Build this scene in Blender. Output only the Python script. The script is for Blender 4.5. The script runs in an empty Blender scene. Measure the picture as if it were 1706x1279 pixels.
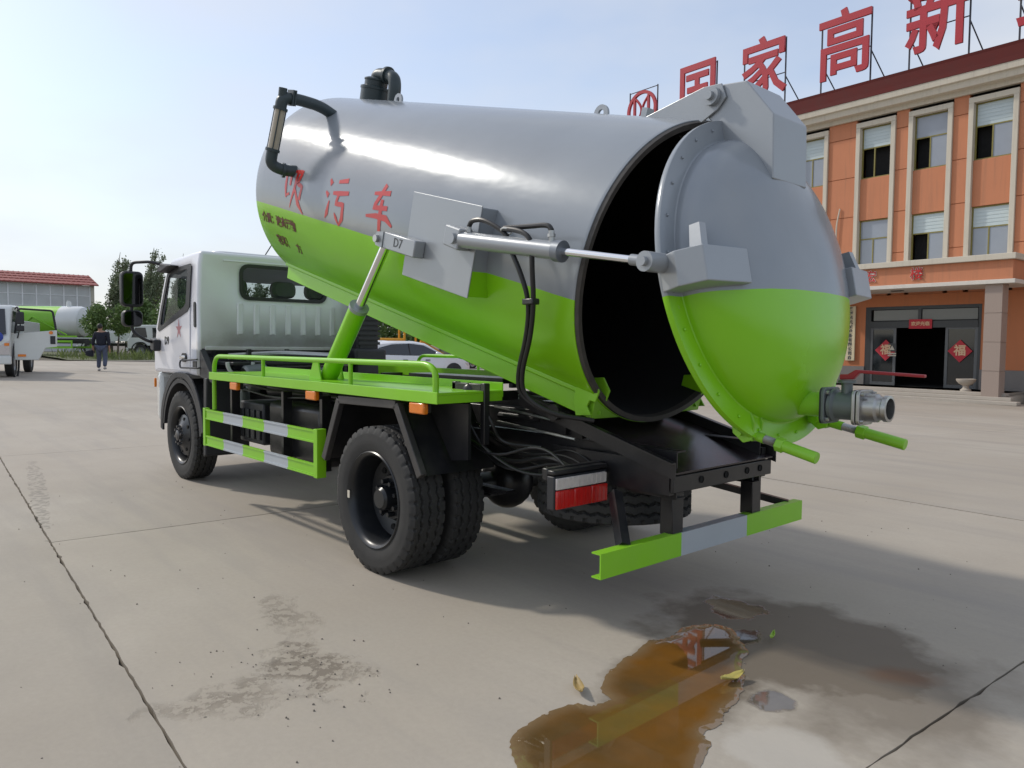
import bpy, bmesh, math, random
from mathutils import Vector as V, Matrix, noise

random.seed(11)
S = bpy.context.scene
COL = S.collection
rad = math.radians

# ------------------------------------------------------------------ camera
yaw, pitch, roll = -.7305, -.0522, .0095
fw = V((math.cos(yaw)*math.cos(pitch), math.sin(yaw)*math.cos(pitch), math.sin(pitch)))
rt = V((math.sin(yaw), -math.cos(yaw), 0)); up0 = rt.cross(fw)
rt, up0 = rt*math.cos(roll)+up0*math.sin(roll), up0*math.cos(roll)-rt*math.sin(roll)
cam = bpy.data.cameras.new('camera'); cam_o = bpy.data.objects.new('camera', cam); COL.objects.link(cam_o)
cam_o.matrix_world = Matrix(((rt.x, up0.x, -fw.x, -3.7941), (rt.y, up0.y, -fw.y, 3.3635), (rt.z, up0.z, -fw.z, 1.3529), (0, 0, 0, 1)))
cam.sensor_fit = 'HORIZONTAL'; cam.sensor_width = 36; cam.lens = 1248.5/1706*36
cam.clip_start = .05; cam.clip_end = 3000
S.camera = cam_o

# ------------------------------------------------------------------ sky, sun, exposure
SUN = V((1.05, .42, 1.0)).normalized()
w = bpy.data.worlds.new('World'); S.world = w; w.use_nodes = True
nt = w.node_tree; N = nt.nodes; L = nt.links
bg = N['Background']
sky = N.new('ShaderNodeTexSky'); sky.sky_type = 'NISHITA'; sky.sun_disc = False
sky.sun_elevation = math.asin(SUN.z); sky.sun_rotation = math.atan2(SUN.x, SUN.y)
sky.air_density = 1.0; sky.dust_density = 1.3; sky.ozone_density = 1.6; sky.altitude = 50
tc = N.new('ShaderNodeTexCoord'); mp = N.new('ShaderNodeMapping'); mp.inputs['Scale'].default_value = (1, 1, 2.6)
nz = N.new('ShaderNodeTexNoise'); nz.inputs['Scale'].default_value = 1.7; nz.inputs['Detail'].default_value = 5; nz.inputs['Roughness'].default_value = .5
rp = N.new('ShaderNodeValToRGB'); rp.color_ramp.elements[0].position = .38; rp.color_ramp.elements[1].position = .68
rp.color_ramp.elements[0].color = (0, 0, 0, 1); rp.color_ramp.elements[1].color = (1, 1, 1, 1)
vm = N.new('ShaderNodeMath'); vm.operation = 'MULTIPLY_ADD'; vm.inputs[1].default_value = .5; vm.inputs[2].default_value = .38
mx = N.new('ShaderNodeMix'); mx.data_type = 'RGBA'; mx.inputs['B'].default_value = (4.0, 4.12, 4.35, 1)
L.new(tc.outputs['Generated'], mp.inputs['Vector']); L.new(mp.outputs[0], nz.inputs['Vector']); L.new(nz.outputs['Fac'], rp.inputs[0])
L.new(rp.outputs[0], vm.inputs[0]); L.new(vm.outputs[0], mx.inputs['Factor']); L.new(sky.outputs[0], mx.inputs['A'])
L.new(mx.outputs['Result'], bg.inputs['Color']); bg.inputs['Strength'].default_value = .148
sl = bpy.data.lights.new('sun', 'SUN'); sl.energy = 1.75; sl.angle = rad(3.2); sl.color = (1, .94, .84)
so = bpy.data.objects.new('sun', sl); COL.objects.link(so); so.rotation_euler = (-SUN).to_track_quat('-Z', 'Y').to_euler(); so.location = (0, 0, 30)
S.view_settings.view_transform = 'Standard'; S.view_settings.look = 'None'; S.view_settings.exposure = 0.38; S.view_settings.gamma = 1
S.view_settings.use_curve_mapping = False

# ------------------------------------------------------------------ helpers
def tag(o, label=None, cat=None, group=None, kind=None):
    if label: o['label'] = label
    if cat: o['category'] = cat
    if group: o['group'] = group
    if kind: o['kind'] = kind
    return o

def empty(name, loc=(0, 0, 0), rz=0, label=None, cat=None, group=None):
    o = bpy.data.objects.new(name, None); COL.objects.link(o); o.location = loc; o.rotation_euler = (0, 0, rz)
    o.empty_display_size = .2
    return tag(o, label, cat, group)

def rounded(pts, r, k=5):
    """round the corners of an open polyline"""
    pts = [V(p) for p in pts]; out = [pts[0]]
    for a, b, c in zip(pts, pts[1:], pts[2:]):
        d1 = min(r, (a-b).length*.49); d2 = min(r, (c-b).length*.49)
        p = b+(a-b).normalized()*d1; q = b+(c-b).normalized()*d2
        for i in range(k+1):
            t = i/k; out.append(p*(1-t)**2+b*2*t*(1-t)+q*t*t)
    return out+[pts[-1]]

def rrect(w, h, r, k=4, cx=0, cy=0):
    o = []
    for sx, sy, a0 in ((1, 1, 0), (-1, 1, 90), (-1, -1, 180), (1, -1, 270)):
        for i in range(k+1):
            a = rad(a0+90*i/k); o.append((cx+sx*(w/2-r)+r*math.cos(a), cy+sy*(h/2-r)+r*math.sin(a)))
    return o

class MB:
    def __init__(s, T=None): s.v = []; s.f = []; s.T = T
    def add(s, vs, fs):
        o = len(s.v)
        s.v += [tuple(s.T @ V(p)) if s.T else tuple(p) for p in vs]
        s.f += [[i+o for i in f] for f in fs]; return s
    def box(s, x0, x1, y0, y1, z0, z1):
        return s.add([(x, y, z) for x in (x0, x1) for y in (y0, y1) for z in (z0, z1)],
                     [(0, 1, 3, 2), (4, 6, 7, 5), (0, 4, 5, 1), (2, 3, 7, 6), (0, 2, 6, 4), (1, 5, 7, 3)])
    def beam(s, p, q, w, h, upv=(0, 0, 1)):
        p = V(p); q = V(q); d = (q-p).normalized(); sd = d.cross(V(upv))
        if sd.length < 1e-4: sd = d.cross(V((0, 1, 0)))
        sd.normalize(); u = sd.cross(d)
        vs = [e+sd*a*w/2+u*b*h/2 for e in (p, q) for a in (-1, 1) for b in (-1, 1)]
        return s.add(vs, [(0, 1, 3, 2), (4, 6, 7, 5), (0, 4, 5, 1), (2, 3, 7, 6), (0, 2, 6, 4), (1, 5, 7, 3)])
    def prism(s, pts, ext):
        pts = [V(p) for p in pts]; e = V(ext); n = len(pts)
        return s.add(pts+[p+e for p in pts], [list(range(n))[::-1], list(range(n, 2*n))]+[(i, (i+1) % n, n+(i+1) % n, n+i) for i in range(n)])
    def loft(s, loops, close=True, caps=True):
        n = len(loops[0]); vs = [p for l in loops for p in l]; fs = []
        for k in range(len(loops)-1):
            for i in range(n if close else n-1):
                j = (i+1) % n; fs.append((k*n+i, k*n+j, (k+1)*n+j, (k+1)*n+i))
        if caps: fs += [list(range(n))[::-1], list(range((len(loops)-1)*n, len(loops)*n))]
        return s.add(vs, fs)
    def tube(s, pts, r, n=10):
        pts = [V(p) for p in pts]; t0 = (pts[1]-pts[0]).normalized()
        a = t0.orthogonal().normalized(); loops = []
        for i, p in enumerate(pts):
            t = ((pts[min(i+1, len(pts)-1)]-pts[max(i-1, 0)])).normalized()
            a = (a-t*a.dot(t)).normalized(); b = t.cross(a); rr = r[i] if isinstance(r, (list, tuple)) else r
            loops.append([p+(a*math.cos(2*math.pi*k/n)+b*math.sin(2*math.pi*k/n))*rr for k in range(n)])
        return s.loft(loops)
    def cyl(s, p, q, r0, r1=None, n=20): return s.tube([p, q], [r0, r0 if r1 is None else r1], n)
    def lathe(s, prof, p=(0, 0, 0), ax=(0, 1, 0), n=40, closed=False):
        """prof: list of (radius, distance along ax)"""
        ax = V(ax).normalized(); p = V(p); a = ax.orthogonal().normalized(); b = ax.cross(a); vs = []; fs = []; m = len(prof)
        for k in range(n):
            c, d = math.cos(2*math.pi*k/n), math.sin(2*math.pi*k/n)
            for r, h in prof: vs.append(p+ax*h+(a*c+b*d)*r)
        for k in range(n):
            for i in range(m if closed else m-1):
                j = (i+1) % m; k2 = (k+1) % n; fs.append((k*m+i, k*m+j, k2*m+j, k2*m+i))
        return s.add(vs, fs)
    def ball(s, c, r, n=14, sq=(1, 1, 1)):
        c = V(c); vs = []; fs = []; m = n//2
        for i in range(m+1):
            th = math.pi*i/m
            for k in range(n):
                ph = 2*math.pi*k/n; vs.append(c+V((math.sin(th)*math.cos(ph)*sq[0], math.sin(th)*math.sin(ph)*sq[1], math.cos(th)*sq[2]))*r)
        for i in range(m):
            for k in range(n): fs.append((i*n+k, i*n+(k+1) % n, (i+1)*n+(k+1) % n, (i+1)*n+k))
        return s.add(vs, fs)
    def mesh(s, name, mat, smooth=35):
        me = bpy.data.meshes.new(name); me.from_pydata(s.v, [], s.f)
        bm = bmesh.new(); bm.from_mesh(me); bmesh.ops.remove_doubles(bm, verts=bm.verts, dist=1e-5)
        bmesh.ops.recalc_face_normals(bm, faces=bm.faces); bm.to_mesh(me); bm.free()
        me.materials.append(mat)
        if smooth:
            me.polygons.foreach_set('use_smooth', [True]*len(me.polygons)); me.set_sharp_from_angle(angle=rad(smooth))
        return me
    def build(s, name, mat, parent=None, smooth=35, bevel=0, mtx=None, seg=2):
        o = bpy.data.objects.new(name, s.mesh(name, mat, smooth)); COL.objects.link(o)
        if parent: o.parent = parent
        if mtx: o.matrix_basis = mtx
        if bevel:
            m = o.modifiers.new('bevel', 'BEVEL'); m.width = bevel; m.segments = seg; m.limit_method = 'ANGLE'; m.angle_limit = rad(30); m.harden_normals = False
        return o

def copy_tree(o, parent=None):
    c = o.copy(); COL.objects.link(c); c.parent = parent
    for ch in list(o.children): copy_tree(ch, c)
    return c

def text_mesh(body, size, extrude=0, bold=0, align='CENTER'):
    c = bpy.data.curves.new('t', 'FONT'); c.body = body; c.size = size; c.extrude = extrude; c.offset = bold; c.resolution_u = 2
    c.align_x = align; c.align_y = 'CENTER'
    o = bpy.data.objects.new('t', c); COL.objects.link(o); bpy.context.view_layer.update()
    me = bpy.data.meshes.new_from_object(o.evaluated_get(bpy.context.evaluated_depsgraph_get()))
    bpy.data.objects.remove(o); return me

def text(name, body, size, mat, parent, mtx, extrude=.001, bold=0, warp=None):
    me = text_mesh(body, size, extrude, bold); me.materials.clear(); me.materials.append(mat)
    if warp:
        for v in me.vertices: v.co = warp(v.co)
    o = bpy.data.objects.new(name, me); COL.objects.link(o); o.parent = parent
    if mtx: o.matrix_basis = mtx
    return o

def axes(o, x, y, z):
    return Matrix(((x[0], y[0], z[0], o[0]), (x[1], y[1], z[1], o[1]), (x[2], y[2], z[2], o[2]), (0, 0, 0, 1)))

# ------------------------------------------------------------------ materials
def nodes(name):
    m = bpy.data.materials.new(name); m.use_nodes = True; n = m.node_tree.nodes; return m, n, m.node_tree.links, n['Principled BSDF']

def mathn(n, l, op, a, b=None, c=None, clamp=False):
    x = n.new('ShaderNodeMath'); x.operation = op; x.use_clamp = clamp
    for i, q in enumerate((a, b, c)):
        if q is None: continue
        if isinstance(q, (int, float)): x.inputs[i].default_value = q
        else: l.new(q, x.inputs[i])
    return x.outputs[0]

def mixc(n, l, f, a, b, mode='MIX'):
    x = n.new('ShaderNodeMix'); x.data_type = 'RGBA'; x.blend_type = mode
    for k, q in (('Factor', f), ('A', a), ('B', b)):
        if isinstance(q, (int, float)): x.inputs[k].default_value = q
        elif isinstance(q, (tuple, list)): x.inputs[k].default_value = (*q, 1)
        else: l.new(q, x.inputs[k])
    return x.outputs['Result']

def noisen(n, l, vec, scale, detail=4, rough=.55):
    x = n.new('ShaderNodeTexNoise'); x.inputs['Scale'].default_value = scale; x.inputs['Detail'].default_value = detail; x.inputs['Roughness'].default_value = rough
    if vec is not None: l.new(vec, x.inputs['Vector'])
    return x.outputs['Fac']

def ramp(n, l, f, p0, p1, c0=(0, 0, 0), c1=(1, 1, 1)):
    x = n.new('ShaderNodeValToRGB'); x.color_ramp.elements[0].position = p0; x.color_ramp.elements[1].position = p1
    x.color_ramp.elements[0].color = (*c0, 1); x.color_ramp.elements[1].color = (*c1, 1); l.new(f, x.inputs[0]); return x.outputs[0]

def bumpn(n, l, b, h, strength=.2, dist=.01):
    x = n.new('ShaderNodeBump'); x.inputs['Strength'].default_value = strength; x.inputs['Distance'].default_value = dist; l.new(h, x.inputs['Height']); l.new(x.outputs[0], b.inputs['Normal'])

def PM(name, col, rough=.5, metal=0, var=.12, scale=6, bump=0, bscale=60, coat=0, dust=0, spec=None, dcol=(.33, .29, .24), bdist=.004):
    m, n, l, b = nodes(name)
    tcn = n.new('ShaderNodeTexCoord').outputs['Object']
    nf = noisen(n, l, tcn, scale)
    c = mixc(n, l, nf, tuple(x*(1-var) for x in col), tuple(min(1, x*(1+var)) for x in col))
    if dust:
        d = ramp(n, l, noisen(n, l, tcn, scale*.6, 6, .62), .42, .75)
        geo = n.new('ShaderNodeNewGeometry'); sp = n.new('ShaderNodeSeparateXYZ'); l.new(geo.outputs['Normal'], sp.inputs[0])
        upf = mathn(n, l, 'MULTIPLY_ADD', sp.outputs['Z'], .35, .5, clamp=True)
        df = mathn(n, l, 'MULTIPLY', mathn(n, l, 'MULTIPLY', d, upf), dust, clamp=True)
        c = mixc(n, l, df, c, dcol)
        l.new(mathn(n, l, 'MULTIPLY_ADD', df, .5, rough, clamp=True), b.inputs['Roughness'])
    else:
        l.new(mathn(n, l, 'MULTIPLY_ADD', nf, rough*.3, rough*.85), b.inputs['Roughness'])
    l.new(c, b.inputs['Base Color']); b.inputs['Metallic'].default_value = metal
    if coat: b.inputs['Coat Weight'].default_value = coat; b.inputs['Coat Roughness'].default_value = .12
    if spec is not None: b.inputs['Specular IOR Level'].default_value = spec
    if bump: bumpn(n, l, b, noisen(n, l, tcn, bscale, 5), bump, bdist)
    return m

def streaky(name, col, rough=.8, amt=.3, scale=1.6, dirt=(.2, .13, .09)):
    """painted wall with rain streaks"""
    m, n, l, b = nodes(name); t = n.new('ShaderNodeNewGeometry').outputs['Position']
    nf = noisen(n, l, t, 1.1, 5); c = mixc(n, l, nf, tuple(x*.93 for x in col), tuple(x*1.06 for x in col))
    mp_ = n.new('ShaderNodeMapping'); mp_.inputs['Scale'].default_value = (scale*3, scale*3, scale*.16); l.new(t, mp_.inputs['Vector'])
    st_ = ramp(n, l, noisen(n, l, mp_.outputs[0], 1.5, 5, .6), .5, .75); c = mixc(n, l, mathn(n, l, 'MULTIPLY', st_, amt), c, dirt)
    l.new(c, b.inputs['Base Color']); b.inputs['Roughness'].default_value = rough; b.inputs['Specular IOR Level'].default_value = .3
    bumpn(n, l, b, noisen(n, l, t, 35, 4), .12, .004); return m

GREEN = (.225, .55, .012); SILVER = (.28, .305, .332)
def two_tone(name, zsplit):
    """silver upper part, lime green below a masked line (object z)"""
    m, n, l, b = nodes(name)
    t = n.new('ShaderNodeTexCoord').outputs['Object']; sp = n.new('ShaderNodeSeparateXYZ'); l.new(t, sp.inputs[0])
    edge = mathn(n, l, 'MULTIPLY_ADD', noisen(n, l, t, 3), .012, zsplit-.006)
    k = mathn(n, l, 'LESS_THAN', sp.outputs['Z'], edge)
    nf = noisen(n, l, t, 2.2, 5)
    sv = mixc(n, l, nf, tuple(x*.88 for x in SILVER), tuple(x*1.1 for x in SILVER))
    gr = mixc(n, l, nf, tuple(x*.9 for x in GREEN), tuple(x*1.1 for x in GREEN))
    scuff = ramp(n, l, noisen(n, l, t, 14, 7, .7), .66, .72)
    c = mixc(n, l, k, sv, gr); c = mixc(n, l, mathn(n, l, 'MULTIPLY', scuff, .2), c, (.3, .29, .26))
    l.new(c, b.inputs['Base Color'])
    l.new(mathn(n, l, 'MULTIPLY_ADD', k, -.12, .12), b.inputs['Metallic']); l.new(mathn(n, l, 'MULTIPLY_ADD', k, .2, .25), b.inputs['Specular IOR Level'])
    l.new(mathn(n, l, 'ADD', mathn(n, l, 'MULTIPLY_ADD', k, .06, .15), mathn(n, l, 'MULTIPLY', nf, .09)), b.inputs['Roughness'])
    st = n.new('ShaderNodeMapping'); st.inputs['Scale'].default_value = (.9, 2.2, 2.2); l.new(t, st.inputs['Vector'])
    bumpn(n, l, b, noisen(n, l, st.outputs[0], 2.1, 3), .24, .012)
    return m

m_green = PM('lime_paint', GREEN, .3, var=.08, scale=3, dust=.22, bump=.08, bscale=25)
m_silver = PM('silver_paint', (.32, .34, .36), .34, .3, var=.07, scale=3, bump=.08, bscale=20)
m_stripe = PM('grey_stripe_paint', (.40, .44, .48), .4, .1, var=.05, scale=5)
m_tank = two_tone('tank_paint', -.15); m_hatch = two_tone('hatch_paint', -.115)
m_white = PM('cab_white', (.66, .68, .67), .22, var=.04, scale=2, coat=.5, dust=.10)
def cab_paint():
    m, n, l, b = nodes('cab_paint'); t = n.new('ShaderNodeTexCoord').outputs['Object']; sp = n.new('ShaderNodeSeparateXYZ'); l.new(t, sp.inputs[0])
    nf = noisen(n, l, t, 5, 6, .65)
    low = mathn(n, l, 'SUBTRACT', 1, mathn(n, l, 'DIVIDE', mathn(n, l, 'SUBTRACT', mathn(n, l, 'ADD', sp.outputs['Z'], mathn(n, l, 'MULTIPLY_ADD', nf, .3, -.15)), 1.30), .17, clamp=True), clamp=True)
    back = mathn(n, l, 'LESS_THAN', sp.outputs['X'], 3.47)
    c = mixc(n, l, nf, (.70, .705, .76), (.75, .755, .81)); c = mixc(n, l, mathn(n, l, 'MULTIPLY', mathn(n, l, 'MULTIPLY', low, back), .55), c, (.33, .31, .23))
    l.new(c, b.inputs['Base Color']); b.inputs['Roughness'].default_value = .3; b.inputs['Coat Weight'].default_value = .3; b.inputs['Coat Roughness'].default_value = .15; return m
m_cab = cab_paint()
m_black = PM('chassis_black', (.012, .012, .014), .32, var=.3, scale=9, dust=.10, bump=.1, bscale=40)
m_plastic = PM('black_plastic', (.02, .021, .025), .5, var=.2, bump=.15, bscale=180)
m_rubber = PM('tyre_rubber', (.022, .022, .022), .72, var=.25, scale=9, dust=.28, dcol=(.12, .11, .095), bump=.2, bscale=90)
m_rim = PM('rim_black', (.016, .018, .021), .3, .1, var=.2, dust=.15, dcol=(.1, .09, .08))
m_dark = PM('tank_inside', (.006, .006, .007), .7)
m_gasket = PM('gasket', (.055, .05, .045), .6, var=.5, scale=18, bump=.3, bscale=50)
m_chrome = PM('chrome_rod', (.75, .76, .78), .12, 1, var=.03)
m_steel = PM('bare_steel', (.42, .42, .41), .34, .9, var=.2, scale=14, bump=.1)
m_cast = PM('cast_grey', (.14, .16, .16), .45, .4, var=.15, bump=.25, bscale=70)
m_pipe = PM('slate_pipe', (.035, .05, .055), .42, .1, var=.15, bump=.1)
m_rail = PM('pale_lime_rail', GREEN, .3, var=.06, dust=.15)
m_orange = PM('amber_lens', (.75, .2, .01), .25, var=.15, scale=40, coat=.4)
m_red = PM('red_lens', (.5, .012, .01), .2, var=.2, scale=30, coat=.5, bump=.3, bscale=90)
m_clear = PM('clear_lens', (.55, .5, .48), .2, var=.2, scale=30, coat=.5, bump=.4, bscale=90)
m_redpaint = PM('red_lettering', (.52, .022, .018), .35, var=.12, scale=8)
m_valvered = PM('red_lever', (.3, .012, .02), .4, var=.15)
m_ink = PM('dark_red_ink', (.11, .02, .008), .5)
m_mark = PM('marker_ink', (.06, .065, .07), .6)
m_hose = PM('hose_rubber', (.012, .012, .013), .4, var=.2)
m_glassdark = PM('tinted_glass', (.012, .016, .026), .06, spec=.8, var=.1)
def glass(name, tint, rough=.03, mixf=.25):
    m, n, l, b = nodes(name); b.inputs['Base Color'].default_value = (*tint, 1); b.inputs['Roughness'].default_value = rough
    tr = n.new('ShaderNodeBsdfTransparent'); tr.inputs[0].default_value = (.82, .86, .86, 1); ms = n.new('ShaderNodeMixShader'); ms.inputs[0].default_value = mixf
    fr = n.new('ShaderNodeFresnel'); fr.inputs[0].default_value = 1.45
    l.new(mathn(n, l, 'ADD', fr.outputs[0], mixf, clamp=True), ms.inputs[0])
    l.new(tr.outputs[0], ms.inputs[1]); l.new(b.outputs[0], ms.inputs[2]); l.new(ms.outputs[0], n['Material Output'].inputs['Surface']); return m
m_glass = glass('window_glass', (.03, .045, .05), .02, .05)
m_sight = PM('sight_tube', (.42, .36, .27), .25, var=.2, scale=9, coat=.4)
m_mirror = PM('mirror_glass', (.045, .047, .05), .04, 1, var=.02)
# ------------------------------------------------------------------ ground: concrete slabs with open joints
def G(x, y):
    d = math.hypot(x-1, y); s = min(1, max(0, (d-5)/9)); s = s*s*(3-2*s)
    return s*(.0115*min(62, max(-20, x))+.0204*min(30, max(-48, y)))

def ell(n, l, xy, cx, cy, rx, ry, rot, dist, w0=.75, w1=1.15):
    """soft irregular blotch on the ground, 1 inside"""
    mpn = n.new('ShaderNodeMapping'); mpn.vector_type = 'TEXTURE'
    mpn.inputs['Location'].default_value = (cx, cy, 0); mpn.inputs['Rotation'].default_value = (0, 0, rad(rot)); mpn.inputs['Scale'].default_value = (rx, ry, 1e3)
    l.new(xy, mpn.inputs['Vector']); ln = n.new('ShaderNodeVectorMath'); ln.operation = 'LENGTH'; l.new(mpn.outputs[0], ln.inputs[0])
    d = mathn(n, l, 'ADD', ln.outputs['Value'], dist)
    return ramp(n, l, d, w0*.5, w1*.5, (1, 1, 1), (0, 0, 0)) if False else mathn(n, l, 'SUBTRACT', 1, mathn(n, l, 'DIVIDE', mathn(n, l, 'SUBTRACT', d, w0), w1-w0, clamp=True), clamp=True)

def concrete():
    m, n, l, b = nodes('yard_concrete')
    pos = n.new('ShaderNodeNewGeometry').outputs['Position']
    big = noisen(n, l, pos, .35, 5, .6); mid = noisen(n, l, pos, 2.3, 6, .62); fine = noisen(n, l, pos, 38, 5, .65)
    st = n.new('ShaderNodeMapping'); st.inputs['Scale'].default_value = (.25, 2.2, 1); st.inputs['Rotation'].default_value = (0, 0, rad(35)); l.new(pos, st.inputs['Vector'])
    streak = noisen(n, l, st.outputs[0], 1.1, 5, .6)
    c = mixc(n, l, ramp(n, l, big, .3, .72), (.322, .280, .226), (.402, .362, .305))
    c = mixc(n, l, ramp(n, l, mid, .38, .7), c, mixc(n, l, .5, c, (.33, .295, .25)))
    c = mixc(n, l, mathn(n, l, 'MULTIPLY', ramp(n, l, streak, .48, .66), .6), c, (.285, .258, .226))
    c = mixc(n, l, mathn(n, l, 'MULTIPLY', ramp(n, l, fine, .35, .75), .22), c, (.24, .21, .175))
    oi = n.new('ShaderNodeObjectInfo').outputs['Random']
    hv = n.new('ShaderNodeHueSaturation'); l.new(mathn(n, l, 'MULTIPLY_ADD', oi, .14, .93), hv.inputs['Value']); l.new(c, hv.inputs['Color']); c = hv.outputs[0]
    # dark specks
    vo = n.new('ShaderNodeTexVoronoi'); vo.inputs['Scale'].default_value = 3.1; vo.inputs['Randomness'].default_value = 1; l.new(pos, vo.inputs['Vector'])
    speck = mathn(n, l, 'LESS_THAN', vo.outputs['Distance'], .022)
    c = mixc(n, l, mathn(n, l, 'MULTIPLY', speck, .8), c, (.05, .045, .04))
    # worn, spalled patch beside the rear wheel
    dj = mathn(n, l, 'MULTIPLY_ADD', noisen(n, l, pos, 5, 4), 1.7, -.85)
    p1 = ell(n, l, pos, -.98, 1.93, .40, .22, 5, dj, .45, .8); p2 = ell(n, l, pos, -1.02, 2.28, .40, .22, 75, dj, .2, .8); p3 = ell(n, l, pos, -.35, 1.75, .42, .16, -10, dj, .1, .8)
    pit = mathn(n, l, 'MAXIMUM', p1, mathn(n, l, 'MULTIPLY', mathn(n, l, 'MAXIMUM', p2, p3), .75))
    sc = n.new('ShaderNodeMapping'); sc.inputs['Scale'].default_value = (17, 17, 1); l.new(pos, sc.inputs['Vector'])
    pv = noisen(n, l, sc.outputs[0], 1.0, 6, .72)
    pits = mathn(n, l, 'MULTIPLY', pit, ramp(n, l, pv, .48, .53))
    c = mixc(n, l, mathn(n, l, 'MULTIPLY', pit, .4), c, (.25, .212, .162)); c = mixc(n, l, mathn(n, l, 'MULTIPLY', pits, .8), c, (.155, .128, .098))
    # wet stain round the puddles, dripping trail from the valve
    dw = mathn(n, l, 'MULTIPLY_ADD', noisen(n, l, pos, 2.6, 5, .6), 1.5, -.75)
    w1 = ell(n, l, pos, -2.14, .12, .72, .56, -10, dw, .78, 1.12); w2 = ell(n, l, pos, -2.64, .28, .40, .62, 10, dw, .6, 1.1); w3 = ell(n, l, pos, -2.05, .8, .34, .62, 12, dw, .6, 1.0)
    wet = mathn(n, l, 'MAXIMUM', w1, mathn(n, l, 'MAXIMUM', mathn(n, l, 'MULTIPLY', w2, .75), w3))
    c = mixc(n, l, mathn(n, l, 'MULTIPLY', wet, .9), c, (.125, .100, .072))
    film = mathn(n, l, 'MAXIMUM', ell(n, l, pos, -1.74, -.05, .20, .26, 25, dj, .62, .78), mathn(n, l, 'MAXIMUM', ell(n, l, pos, -2.39, .74, .11, .14, 20, dj, .55, .75), ell(n, l, pos, -1.98, .28, .16, .20, 10, dj, .45, .7)))
    c = mixc(n, l, mathn(n, l, 'MULTIPLY', film, .7), c, (.06, .045, .032))
    lime = mathn(n, l, 'MULTIPLY', ell(n, l, pos, -2.60, 1.06, .26, .22, 15, dw, .62, .82), mathn(n, l, 'SUBTRACT', 1, film))  # lime mask: bright sky reflection beside the puddle, painted in as paler concrete
    c = mixc(n, l, mathn(n, l, 'MULTIPLY', lime, mathn(n, l, 'MULTIPLY_ADD', mid, .5, .3)), c, (.46, .43, .385))  # lime: sky reflection beside the puddle, painted in as paler concrete
    rust = mathn(n, l, 'MULTIPLY', ell(n, l, pos, -2.62, .12, .22, .12, 30, dw, .3, .9), .5); c = mixc(n, l, rust, c, (.16, .06, .015))
    # tyre-print trail
    tr = n.new('ShaderNodeMapping'); tr.vector_type = 'TEXTURE'; tr.inputs['Location'].default_value = (4.2, 2.05, 0); tr.inputs['Rotation'].default_value = (0, 0, rad(-8)); tr.inputs['Scale'].default_value = (1.9, .07, 1e3)
    l.new(pos, tr.inputs['Vector']); ln = n.new('ShaderNodeVectorMath'); ln.operation = 'LENGTH'; l.new(tr.outputs[0], ln.inputs[0])
    trk = mathn(n, l, 'MULTIPLY', mathn(n, l, 'LESS_THAN', mathn(n, l, 'ADD', ln.outputs['Value'], dj), 1.0), ramp(n, l, noisen(n, l, pos, 17, 3), .47, .55))
    c = mixc(n, l, mathn(n, l, 'MULTIPLY', trk, .45), c, (.13, .12, .1))
    l.new(c, b.inputs['Base Color'])
    l.new(mathn(n, l, 'SUBTRACT', mathn(n, l, 'MULTIPLY_ADD', mid, .2, .72), mathn(n, l, 'MAXIMUM', mathn(n, l, 'MULTIPLY', wet, .12), mathn(n, l, 'MULTIPLY', film, .86)), clamp=True), b.inputs['Roughness'])
    h = mathn(n, l, 'ADD', mathn(n, l, 'MULTIPLY', fine, .25), mathn(n, l, 'MULTIPLY', mid, .5)); h = mathn(n, l, 'MULTIPLY', mathn(n, l, 'SUBTRACT', h, mathn(n, l, 'MULTIPLY', pits, 4.0)), mathn(n, l, 'MULTIPLY_ADD', film, -.93, 1))
    bumpn(n, l, b, h, .35, .007)
    return m
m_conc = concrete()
m_dirt = PM('yard_dirt', (.10, .085, .066), .9, var=.3, scale=3, bump=.5, bscale=30)

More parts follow.
